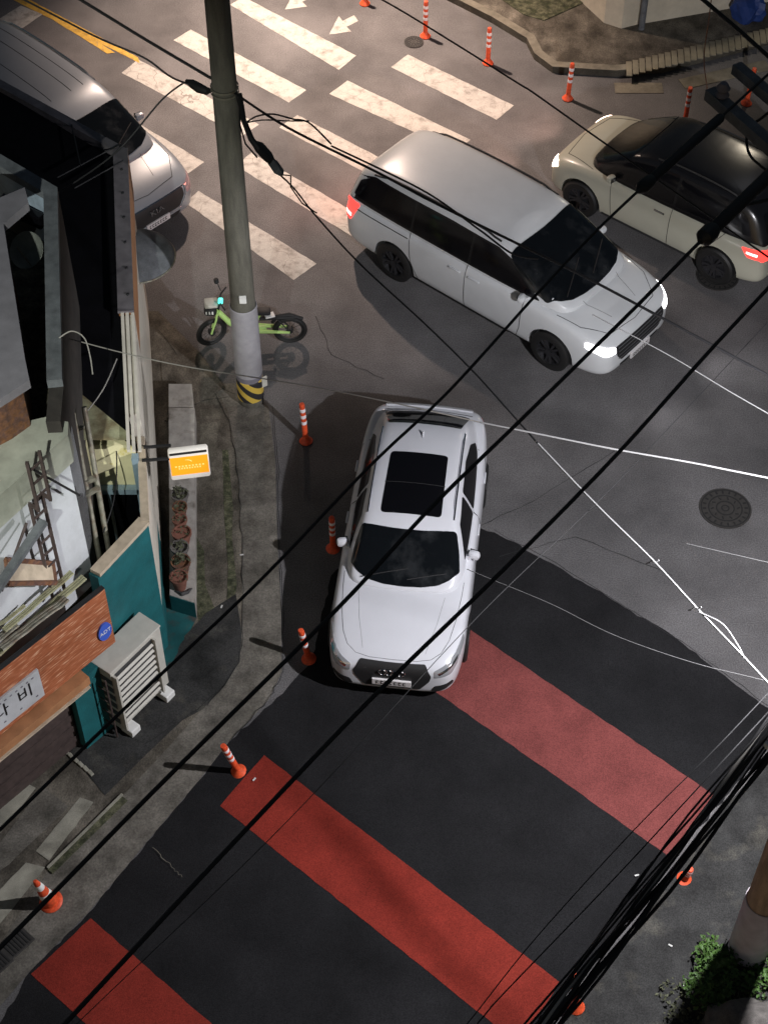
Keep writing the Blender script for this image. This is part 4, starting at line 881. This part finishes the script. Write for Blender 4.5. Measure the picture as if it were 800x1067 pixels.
# pipes and brackets in the yard
def pipes():
    t = thing('pipe_pair', 'pair of weathered galvanised pipes with clamps rising from the teal wall', 'pipe', g(110, 640, 1.2), world=True)
    for (a, b) in (((76, 430, 3.9), (108, 604, 1.9)), ((88, 424, 3.9), (118, 600, 1.9))): wchild(MB().tube([g(*a), g(*b)], .033, 10), 'pipe', M['galv'], t, smooth=True)
    for a_, b_, w_ in (((78, 505, 3.1), (100, 498, 3.1), .06), ((82, 520, 3), (104, 508, 3), .05), ((66, 455, 3.6), (90, 443, 3.6), .04)): wchild(MB().bar(g(*a_), g(*b_), w_, w_), 'clamp', M['galv'], t)
    q = MB()
    for (a, b) in (((108, 604, 1.9), (122, 690, .6)), ((118, 600, 1.9), (131, 680, .6))): q.tube([g(*a), g(*b)], .035, 10)
    q.bar(g(108, 625, 1.7), g(119, 620, 1.7), .03, .03).bar(g(114, 652, 1.2), g(124, 648, 1.2), .03, .03); wchild(q, 'lower_pipe', M['teal'], t, smooth=True)
pipes()
# ------------------------------------------------------------------ pots on the ledge
led = thing('planter_ledge', 'pale concrete ledge along the shop front carrying flower pots', 'ledge', g(190, 560), world=True)
e1, e2, e3, e4 = g(203, 628, .35).xy, g(177, 620, .35).xy, g(176, 425, .35).xy, g(203, 425, .35).xy
wchild(MB().prism([e1, e2, e3, e4], 0.0, .35), 'top_slab', M['ledge'], led); wchild(MB().prism([e1 + Vector((0, -.012)), e1 + Vector((0, -.004)), e2 + Vector((0, -.004)), e2 + Vector((-.0, -.012))], 0, .34), 'end_face', M['teal'], led)
def leaves(mb, c, rad, n, size, flat=1.):
    for _ in range(n):
        d = Vector((random.gauss(0, 1), random.gauss(0, 1), abs(random.gauss(0, 1)) * flat)).normalized() * rad * random.random() ** .4; p = Vector(c) + d
        a = Vector((random.uniform(-1, 1), random.uniform(-1, 1), random.uniform(-.3, .6))).normalized(); b = a.cross(Vector((random.uniform(-1, 1), random.uniform(-1, 1), 1))).normalized(); s_ = size * random.uniform(.6, 1.3)
        mb.add([p, p + a * s_ * .5 + b * s_ * .3 , p + a * s_ + Vector((0, 0, -.15 * s_)), p + a * s_ * .5 - b * s_ * .3], [(0, 1, 2, 3)])
pots = [(190, 522, .12, 'leafd', 'empty row end pot with grey green plant nearest the orange sign'), (190, 535, .10, 'leafd', 'second pot from the orange sign with brown stems'), (190, 548, .10, 'terra', 'small round reddish pot third from the orange sign'),
        (192, 562, .13, 'terra', 'large dark red pot in the middle of the ledge'), (190, 577, .12, 'leafd', 'grey pot just below the large dark red pot'), (191, 592, .13, 'leafd', 'pot with spiky pale foliage near the ledge end'), (189, 608, .12, 'terra', 'terracotta pot at the near end of the ledge')]
for i, (u, v, r, lm, lb) in enumerate(pots):
    p = g(u - 1, v + 4, .352); t = thing('flower_pot', lb, 'flower pot', p, 0, 'flower pots on the ledge')
    MB().lathe([(r * .65, 0), (r * .95, .2), (r * 1.05, .2), (r * 1.05, .24), (r * .9, .24), (r * .88, .2), (.001, .195)], n=20).build('pot', M['terra'] if i in (2, 3, 6) else M['rust'] if i % 2 else M['stone'], t, smooth=True)
    mb = MB(); leaves(mb, (0, 0, .22), r * .95, 70 if i in (0, 5) else 25, .055 if lm == 'leafd' else .04); mb.build('plant', M['leafd'], t)
mb = MB().tube([g(u, v, .37) for u, v in ((184, 616), (190, 619), (196, 617), (200, 613))], [.01, .03, .025, .01], 8); wthing(mb, 'garden_trowel', M['fin'], 'small dark tool lying at the near end of the ledge', 'tool')

# ------------------------------------------------------------------ orange box sign
sg = thing('box_sign', 'lit orange and white box sign projecting from the shop front', 'sign', g(196, 487, 2.4), world=True)
A, B, zt, zb = g(174, 473, 2.75), g(216, 468, 2.75), 2.75, 2.22
dx = (B - A); dx.z = 0; rz = math.atan2(dx.y, dx.x); cc = (A + B) / 2; n_ = Vector((math.sin(rz), -math.cos(rz), 0)); ln = dx.length
def sbox(c, l, th, h_, bev): return MB().box(c, (l, th, h_), rz, bev)
wchild(sbox((cc.x, cc.y + .06, (zt + zb) / 2), ln, .10, zt - zb, .03), 'case', M['signw'], sg, smooth=True)
fc = wchild(sbox(Vector((cc.x, cc.y + .06, (zt + zb) / 2 + .0)) + n_ * .051, ln * .94, .008, (zt - zb) * .62, .003), 'face', M['signo'], sg)
q = MB()
for w_, z in ((.34, .0), (.26, -.04)): 
    for k in range(9): q.box(Vector((cc.x, cc.y + .06, (zt + zb) / 2 + z)) + n_ * .058 + Vector((math.cos(rz), math.sin(rz), 0)) * (-w_ / 2 + k * w_ / 8), (w_ / 14, .004, .022), rz)
q.tube([Vector((cc.x - .03, cc.y + .06, (zt + zb) / 2 + .08)) + n_ * .058 + Vector((.06 * math.cos(t * .5), 0, .03 * math.sin(t * .5))) for t in range(7)], .006, 5)
wchild(q, 'faint_marks', M['signf'], sg, fc)
wchild(MB().box(Vector((cc.x, cc.y + .06, zt - .035)) + n_ * .052, (ln * .92, .008, .035), rz), 'top_slot', M['mblack'], sg)
q = MB()
for dy in (-.02, .2): q.bar((A.x - .32, A.y + .02 + dy, zt - .12), (A.x + .02, A.y + .05 + dy, zt - .12), .03, .03)
wchild(q, 'bracket', M['mblack'], sg)

# ------------------------------------------------------------------ plank sign over the shop door
s0, s1 = Vector((-4.75, 10.63)), Vector((-3.34, 12.19)); ud = (s1 - s0).normalized(); nd = Vector((ud.y, -ud.x))
ps = thing('shop_sign', 'long orange plank patterned shop sign with a white name plate', 'sign', (s1.x, s1.y, 1.65), world=True)
def panel(a, b, z0, z1, th, m, nm, par=None, o=0):
    p0, p1 = a + nd * o, b + nd * o; return wchild(MB().prism([p0, p1, p1 + nd * th, p0 + nd * th], z0, z1), nm, m, ps, par)
brd = panel(s0, s1, 1.62, 2.68, .05, M['plank'], 'board', o=.07)
panel(s0, s1 - ud * .55, 1.46, 1.60, .26, M['fascia'], 'lower_box'); panel(s0, s1 - ud * .58, 1.43, 1.458, .29, M['coping'], 'lower_edge')
panel(s0, s1, 2.683, 2.70, .06, M['mblack'], 'top_edge', o=.065)
pa, pb_ = s1 - ud * 2.1, s1 - ud * 1.12
plt = wchild(MB().prism([pa + nd * .121, pb_ + nd * .121, pb_ + nd * .15, pa + nd * .15], 1.74, 2.26), 'name_plate', M['wallw'], ps, brd)
def onsign(dist, z, o=.153):
    p = s1 - ud * dist + nd * o; return Matrix.Translation(Vector((p.x, p.y, z)) - Vector(ps.location)) @ Matrix.Rotation(math.atan2(ud.y, ud.x), 4, 'Z') @ Matrix.Rotation(R(90), 4, 'X')
text_mesh('비', .26, .002, 'lettering', M['ink'], plt, onsign(1.36, 2.02)); text_mesh('나', .26, .002, 'lettering', M['ink'], plt, onsign(1.72, 2.02))
q = MB()
for k in range(9):
    for z in (2.19, 1.83):
        p = s1 - ud * (1.22 + k * .08) + nd * .152
        if z < 2 and k % 3: continue
        q.box((p.x, p.y, z), (.03, .004, .02), math.atan2(ud.y, ud.x))
wchild(q, 'small_marks', M['wrapd'], ps, plt)
bdg = MB(); m4 = Matrix.Rotation(math.atan2(ud.y, ud.x), 4, 'Z') @ Matrix.Rotation(R(90), 4, 'X'); p = s1 - ud * .13 + nd * .135
bdg.add([Vector((p.x, p.y, 1.98)) + m4 @ Vector((.10 * math.cos(2 * math.pi * k / 24), .15 * math.sin(2 * math.pi * k / 24), z)) for z in (-.012, .012) for k in range(24)], [tuple(range(24)), tuple(range(24, 48))] + [(k, (k + 1) % 24, 24 + (k + 1) % 24, 24 + k) for k in range(24)])
bo = wchild(bdg, 'blue_badge', M['badge'], ps, brd)
text_mesh('ADT', .085, .002, 'badge_letters', M['white'], bo, onsign(.13, 1.98, .149))
# sagging corrugated sheets above the sign
cs = thing('corrugated_sheets', 'yellowish corrugated roofing scraps lying above the plank sign', 'roof sheet', (s1.x, s1.y, 2.6), world=True)
for j, (t0, t1, oa, ob, w_, z_, mm) in enumerate(((.02, .42, -.05, -.08, .12, 2.72, 'corr'), (.34, .80, -.07, -.05, .11, 2.75, 'galv'), (.55, .97, -.10, -.16, .10, 2.72, 'corr'), (.05, .5, -.20, -.17, .09, 2.77, 'galv'), (.42, .93, -.20, -.26, .08, 2.80, 'corr'), (.1, .6, -.30, -.27, .05, 2.83, 'corr'))):
    a_ = lerp(s0, s1, t0) + nd * oa; b_ = lerp(s0, s1, t1) + nd * ob
    P = [Vector((lerp(a_, b_, k / 8).x, lerp(a_, b_, k / 8).y, z_ + random.uniform(-.012, .012))) for k in range(9)]
    q = MB()
    for k in range(3):
        sd_ = Vector((nd.x, nd.y, 0)) * w_ * (k - 1) / 3; q.tube([p + sd_ for p in P], w_ / 5.5, 6)
    wchild(q, 'sheet', M[mm], cs)
# recess below the sign: dark shutter, teal pier, steps
rec = thing('door_shutter', 'dark brown roller shutter in the recess under the plank sign', 'shutter', (s0.x, s0.y, 0), world=True)
q = MB(); a_, b_ = s0 - nd * .05, s1 - ud * .75 - nd * .05
for k in range(12): q.prism([a_, b_, b_ + nd * (.05 if k % 2 else .03), a_ + nd * (.05 if k % 2 else .03)], .06 + k * .115, .06 + k * .115 + .113)
wchild(q, 'slats', M['brown'], rec)
pr_ = wthing(MB().prism([s1 - ud * .72 - nd * .02, s1 - ud * .1 - nd * .02, s1 - ud * .1 + nd * .10, s1 - ud * .72 + nd * .10], 0, 1.40), 'wall_pier', M['teal'], 'teal painted wall pier under the plank sign behind the cooling unit', 'pier')
q = MB()
for k in range(10):
    p = g(48 + 5.2 * k, 765 + 4.5 * k, .03); q.box(p, (.09, .05, .03), R(-48), .008)
wthing(q, 'floor_mat', M['slab'], 'short row of pale ribbed blocks on the ground before the teal pier', 'floor blocks')

# ------------------------------------------------------------------ air conditioner
wd = Vector((.60, .80)); dd = Vector((-.80, .60)); fl = g(115, 703, 1.38).xy; rzA = math.atan2(wd.y, wd.x); Wc, Dc = .90, .34
ctr = fl + wd * Wc / 2 + dd * Dc / 2
ac = thing('air_conditioner', 'cream outdoor cooling unit with louvres on white feet', 'air conditioner', (ctr.x, ctr.y, 0), rzA)
z0, z1 = .16, 1.38
MB().box((0, 0, (z0 + z1) / 2), (Wc, Dc, z1 - z0), 0, .012).build('case', M['cream'], ac)
MB().box((0, 0, z1 + .012), (Wc + .02, Dc + .02, .025), 0, .01).build('lid', M['cream'], ac)
fr = MB().box((-.06, -Dc / 2 - .004, .76), (Wc * .78, .01, 1.1)).build('fan_opening', M['fin'], ac)
q = MB()
for k in range(9):
    z = .29 + k * .118; q.add([(-.40, -Dc / 2 - .02, z + .02), (.27, -Dc / 2 - .02, z + .02), (.27, -Dc / 2 - .042, z - .01), (-.40, -Dc / 2 - .042, z - .01), (-.40, -Dc / 2 - .02, z + .01), (.27, -Dc / 2 - .02, z + .01), (.27, -Dc / 2 - .042, z - .02), (-.40, -Dc / 2 - .042, z - .02)], [(0, 1, 2, 3), (4, 7, 6, 5), (0, 4, 5, 1), (3, 2, 6, 7), (0, 3, 7, 4), (1, 5, 6, 2)])
q.build('louvres', M['cream'], ac)
q = MB().box((-.42, -Dc / 2 - .04, .76), (.03, .08, 1.14)).box((.29, -Dc / 2 - .035, .76), (.03, .07, 1.14)); q.build('louvre_frame', M['cream'], ac)
q = MB()
for k in range(6): q.box((-Wc / 2 - .004, -.08 + 0 * k, .35 + k * .17), (.006, .2, .1))
q.build('side_grille', M['fin'], ac)
for sx in (-1, 1):
    for sy in (-1, 1): MB().box((sx * .33, sy * .2, .085), (.16, .2, .12), 0, .015).build('foot', M['white'], ac)
q = MB(); q.tube([(-.55, .1, .25), (-.55, .1, 1.05)], .012, 6)
for sy in (-.14, .14):
    q.tube([(-.52, sy, .05), (-.52, sy, 1.3)], .012, 6)
for z in (.3, .55, .8, 1.05): q.tube([(-.52, -.14, z), (-.52, .14, z)], .009, 6)
q.tube([(-.52, .14, 1.05), (-.62, .45, 1.1)], .02, 6); q.tube([(-.52, .14, .6), (-.8, .5, .62)], .012, 6); q.tube([(-.8, .5, .62), (-.8, .5, .3)], .012, 6); q.tube([(-.8, .5, .3), (-.52, .14, .28)], .012, 6); q.build('pipe_frame', M['brown'], ac)

# ------------------------------------------------------------------ tall house
ht = 5.0
K0, K1, K2 = g(0, 160, ht).xy, g(60, 195, ht).xy, g(65, 395, ht).xy
Kn = K0 + (K0 - K1).normalized() * 2.5; K3 = Vector((-3.52, 12.72)); K4 = K3 + Vector((-.58, -.815)) * 3.0
hs = thing('house', 'pale rendered upper house rising behind the shop roof', 'building', (K2.x, K2.y, 0), world=True)
cap_path = [K2, K1, Kn]
wchild(MB().wallband([K3, K2], 2.0, ht - .12, .16).wallband([K2, K1], 2.0, ht - .12, .16), 'east_wall', mat('dark_render', (.035, .03, .026), .9, var=.4, vscale=3, fine=.2), hs)  # east wall in a darker render than the south wall
wchild(MB().wallband([K1, Kn], 2.0, ht - .12, .16), 'north_wall', M['bluegrey'], hs)
wchild(MB().wallband(cap_path, ht - .118, ht, .17), 'parapet_cap', M['capg'], hs)
wchild(MB().prism([K3, K2, K2 + Vector((-2.2, -.3)), K4 + Vector((-1.2, .9)), K4], 2.0, ht - .75), 'south_wall', M['wallw'], hs)
lip = [K3 + Vector((.06, -.03)), K3 + (K2 - K3) * .3 + Vector((.05, 0)), K3 + (K2 - K3) * .45 + Vector((-.2, 0)), K2 + Vector((-2, -.9)), K4 + Vector((-1.1, .8)), K4 + Vector((.06, -.05))]
wchild(MB().prism(lip, ht - .748, ht - .3), 'balcony_lip', M['wallg'], hs)
wchild(MB().prism([K1 + Vector((-.16, -.1)), K2 + Vector((-.16, 0)), K2 + Vector((-2.6, -1.4)), Kn + Vector((-.5, -1.6)), Kn + Vector((0, -.16))], 3.9, 4.1), 'terrace_floor', M['dirt'], hs)
zs = 5.5
sl = [g(u, v, zs).xy for u, v in [(-90, 236), (0, 206), (26, 195), (30, 211), (4, 233), (26, 372), (31, 396), (0, 416), (-90, 460)]]
hsr = thing('stair_tower', 'lilac grey concrete slab topped stair tower above the terrace', 'building', (sl[5].x, sl[5].y, 0), world=True)
body = [g(u, v, zs).xy for u, v in [(-90, 246), (0, 224), (0, 240), (18, 372), (20, 390), (0, 404), (-90, 450)]]
wchild(MB().prism(body, 4.1, zs - .12), 'wall', M['rust'], hsr); wchild(MB().prism(sl, zs - .118, zs), 'roof_slab', M['lilac'], hsr)
nt_ = wthing(MB().box((K1.x - .42, K1.y + .0, 4.55), (.45, .12, .2), R(-32), .02), 'vent_slot', M['glassd'], 'dark vent slot in the blue inner parapet of the house', 'vent')
dsh = thing('satellite_dish', 'grey oval satellite dish on the narrow house terrace', 'satellite dish', g(32, 262, 4.5)); 
MB().lathe([(.02, 0), (.12, .015), (.2, .05), (.235, .09), (.23, .098), (.19, .06), (.1, .025), (.001, .012)], n=28, cap=False).build('dish', M['dish'], dsh, smooth=True); MB().tube([(0, 0, 0), (0, .05, -.4)], .02, 8).build('mast', M['galv'], dsh); MB().tube([(0, -.2, .06), (.0, 0, .3)], .01, 6).build('feed_arm', M['galv'], dsh)
dsh.rotation_euler = (R(35), R(-25), 0)
wb_ = thing('water_tub', 'dark rounded tub standing beside the satellite dish', 'tub', g(28, 236, 4.12)); MB().lathe([(.18, 0), (.25, .12), (.27, .4), (.25, .4), (.2, .15), (.001, .12)], n=24).build('shell', M['fin'], wb_, smooth=True); MB().lathe([(.255, .385), (.285, .39), (.285, .42), (.255, .425)], n=24, cap=False).build('rim', M['capg'], wb_, smooth=True)
# ladder on the white wall
ws_ = Vector((-.58, -.815)); wn_ = Vector((.815, -.58))
lad = thing('wall_ladder', 'brown steel ladder fixed to the pale house wall', 'ladder', (K3.x, K3.y, 2), world=True)
LB = K3 + ws_ * .56 + wn_ * .12
def onwall(u, v, o=.1):
    lo, hi = 1.5, 6.
    for _ in range(40):
        m_ = (lo + hi) / 2
        if (g(u, v, m_).xy - K3).dot(wn_) < o: lo = m_
        else: hi = m_
    return g(u, v, lo)
for o in (0, .19): 
    p = LB + ws_ * o; wchild(MB().bar((p.x, p.y, 2.55), (p.x, p.y, 4.3), .035, .035).bar((p.x + .1, p.y - .07, 4.25), (p.x + .1, p.y - .07, 5.05), .035, .035).bar((p.x, p.y, 4.28), (p.x + .1, p.y - .07, 4.28), .035, .03), 'rail', M['brown'], lad)
for k in range(11):
    z = 2.7 + k * .22; ox = .1 if z > 4.3 else 0; p = LB; r2 = LB + ws_ * .19; wchild(MB().bar((p.x + ox, p.y - ox * .7, z), (r2.x + ox, r2.y - ox * .7, z), .022, .022), 'rung', M['brown'], lad)
rod = LB + ws_ * -.02
wthing(MB().tube([onwall(33, 488, .14), onwall(83, 516, .2)], .014, 8), 'brace_rod', M['mblack'], 'black steel rod bracing the ladder to the pipes', 'rod')
wthing(MB().bar(onwall(-40, 668, .55), onwall(46, 543, .35), .09, .07), 'steel_channel', M['capg'], 'grey steel channel leaning across the pale house wall', 'channel')
wthing(MB().tube([onwall(2, 616, .3), onwall(28, 545, .08)], .018, 8), 'brace_rod', M['brown'], 'brown steel strut behind the leaning grey channel', 'rod')
rfm = thing('rusty_frame', 'small rusty steel frame with cream panel below the ladder', 'frame', g(30, 600, 2.9), world=True)
fp = [onwall(6, 583, .1), onwall(56, 587, .1), onwall(59, 607, .25), onwall(9, 608, .25)]
q = MB(); 
for i in range(4): q.bar(fp[i], fp[(i + 1) % 4], .035, .05)
wchild(q, 'frame', M['rust'], rfm); q = MB().add([p - Vector((0, 0, .01)) for p in fp] + [p - Vector((0, 0, .03)) for p in fp], [(0, 1, 2, 3), (7, 6, 5, 4), (0, 4, 5, 1), (1, 5, 6, 2), (2, 6, 7, 3), (3, 7, 4, 0)]); wchild(q, 'panel', M['coping'], rfm)
# small wires on the house
for P, lb in (([(62, 352, 5.0), (75, 345, 5.1), (88, 352, 5.1), (94, 370, 5.0), (97, 390, 4.9)], 'white cable end curling over the black shop roof'), ([(122, 374, 3.2), (108, 405, 3.5), (90, 430, 3.8)], 'thin grey wire slanting down beside the pipe tops')):
    cable(P, .008, M['cableg'], lb, (0, 0), group='loose wires on the house')
cable([(118, 440, 2.85), (122, 480, 2.7), (119, 520, 2.6), (108, 555, 2.5)], .008, M['cable'], 'thin dark cable hanging in front of the yellow inner wall', (0, 0), group='loose wires on the house')
cable([(68, 440, 4.2), (74, 500, 3.5), (84, 550, 2.9)], .012, M['cable'], 'dark conduit along the edge of the pale house wall', (0, 0), group='loose wires on the house')
# clutter on the yard floor
for i, (u, v, s_) in enumerate(((92, 600, .2), (80, 625, .24), (70, 606, .18), (100, 580, .16))):
    p = g(u, v, 1.0); bm = bmesh.new(); bmesh.ops.create_icosphere(bm, subdivisions=2, radius=s_)
    for vv in bm.verts: vv.co *= random.uniform(.75, 1.15); vv.co.z *= .7
    mb = MB(); bm.verts.index_update(); mb.add([p + vv.co for vv in bm.verts], [[x.index for x in f_.verts] for f_ in bm.faces]); bm.free()
    wthing(mb, 'rubble_sack', M['dirt'], ['dark sack in the yard nearest the pipes', 'large dark sack in the yard beside the roofing scraps', 'dark sack in the yard under the pale wall', 'small dark sack in the yard below the window'][i], 'sack', 'sacks in the yard')
# curved awning by the silver van
aw = thing('curved_awning', 'small curved grey awning on the shop front before the silver minivan', 'awning', g(165, 262, 2.0), world=True)
q = MB(); nu, nv = 16, 8; vs = []; ac_ = Vector((-3.62, 18.95, 1.72))
for lay in (0, .018):
    for a in range(nu + 1):
        for b in range(nv + 1):
            t, p_ = math.pi * (a / nu - .5), math.pi / 2 * b / nv; r_ = .56 - lay
            vs.append(ac_ + Vector((r_ * math.cos(t) * math.cos(p_), r_ * math.sin(t) * math.cos(p_), r_ * .5 * math.sin(p_))))
w1 = nv + 1; n1 = (nu + 1) * w1; fs = []
for a in range(nu):
    for b in range(nv):
        f_ = (a * w1 + b, (a + 1) * w1 + b, (a + 1) * w1 + b + 1, a * w1 + b + 1); fs += [f_, tuple(n1 + x for x in reversed(f_))]
    fs.append((a * w1, n1 + a * w1, n1 + (a + 1) * w1, (a + 1) * w1))
wchild(q.add(vs, fs), 'canopy', M['capg'], aw, smooth=True)
wchild(MB().tube([ac_ + Vector((.565 * math.cos(math.pi * (a / 20 - .5)), .565 * math.sin(math.pi * (a / 20 - .5)), 0)) for a in range(21)], .014, 6), 'front_rim', M['galv'], aw, smooth=True)

# ------------------------------------------------------------------ top right building
bp = [g(u, v).xy for u, v in [(470, -120), (598, 2), (628, 30), (646, 36), (662, 32), (800, 8), (1000, -60)]]
tb = thing('corner_building', 'beige painted building base with rounded corner at the top right', 'building', (bp[2].x, bp[2].y, 0), world=True)
wchild(MB().wallband(bp, .1, 3.0, .3), 'wall', M['beigew'], tb, smooth=False)
dp = g(667, 26, .13); wchild(MB().tube([dp + Vector((0, -.12, 0)), dp + Vector((0, -.12, 3))], .06, 10), 'drain_pipe', M['capg'], tb, smooth=True)
bg_ = MB(); p = g(780, 8, .3)
bm = bmesh.new(); bmesh.ops.create_icosphere(bm, subdivisions=3, radius=.3)
for vv in bm.verts: vv.co *= 1 + .18 * math.sin(vv.co.x * 17 + vv.co.y * 13) + random.uniform(-.05, .05)
bm.verts.index_update(); bg_.add([p + vv.co for vv in bm.verts], [[x.index for x in f_.verts] for f_ in bm.faces]); bm.free()
wthing(bg_, 'rubbish_bag', M['blue'], 'dark blue crumpled bag against the beige wall', 'bag')
# low railing whose shadow falls on the sidewalk
# ------------------------------------------------------------------ lower right plants and rock
bu = thing('leafy_bush', 'bright green leafy bush at the foot of the right pole', 'bush', g(745, 1010)); A = bu.location
mb = MB()
for u, v, r, n in ((738, 1000, .2, 200), (750, 1018, .24, 260), (728, 1030, .22, 200), (744, 1040, .24, 220), (757, 1000, .16, 120), (740, 985, .12, 70)): leaves(mb, g(u, v, .12) - A, r, n, .06)
mb.build('leaves', M['leaf'], bu)
q = MB()
for k in range(12): a = k * .53; q.tube([(0, 0, 0), (.25 * math.cos(a), .3 * math.sin(a), .25)], .006, 5)
q.build('stems', M['moss'], bu)
gc = MB()
for _ in range(60): u, v = random.uniform(690, 815), random.uniform(1010, 1075); leaves(gc, g(u, v, .02), .1, 9, .05)
o = gc.build('weeds', M['leafd']); o['kind'] = 'stuff'; o['label'] = 'low dark weeds around the rock at the lower right corner'; 
gb = MB()
for _ in range(60): u, v = random.uniform(775, 830), random.uniform(985, 1040); leaves(gb, g(u, v, .05), .14, 9, .06)
o = gb.build('undergrowth', M['leaf']); o['kind'] = 'stuff'; o['label'] = 'low green undergrowth behind the right utility pole'
def rock(name, px, d, label):
    p = g(*px, .0); bm = bmesh.new(); bmesh.ops.create_icosphere(bm, subdivisions=4, radius=1)
    for vv in bm.verts:
        k = 1 + .12 * math.sin(vv.co.x * 4 + 1) * math.cos(vv.co.y * 5) + .05 * math.sin(vv.co.z * 9 + vv.co.x * 11) + random.uniform(-.012, .012); vv.co = Vector((vv.co.x * d[0], vv.co.y * d[1], vv.co.z * d[2])) * k
    bm.verts.index_update(); mb = MB().add([p + vv.co for vv in bm.verts], [[x.index for x in f_.verts] for f_ in bm.faces]); bm.free()
    wthing(mb, name, M['stone'], label, 'rock', smooth=True)
rock('boulder', (785, 1085), (.62, .45, .5), 'rough grey boulder cut by the bottom edge beside the bush')
# litter
for i, ((u, v), lb) in enumerate((((663, 912), 'tiny white scrap on the dark asphalt below the upper red stripe'), ((698, 985), 'tiny white scrap on the grey ground near the bush'), ((265, 812), 'tiny white scrap on the middle red stripe'), ((252, 578), 'tiny white scrap on the concrete gutter'), ((231, 632), 'tiny white scrap by the asphalt patch'), ((712, 1028), 'tiny white scrap among the weeds'), ((155, 648), 'white scrap near the teal wall base'))):
    wthing(MB().box(g(u, v, .03), (.05, .02, .006), random.random() * 3), 'litter', M['litter'], lb, 'litter', 'scraps of litter')
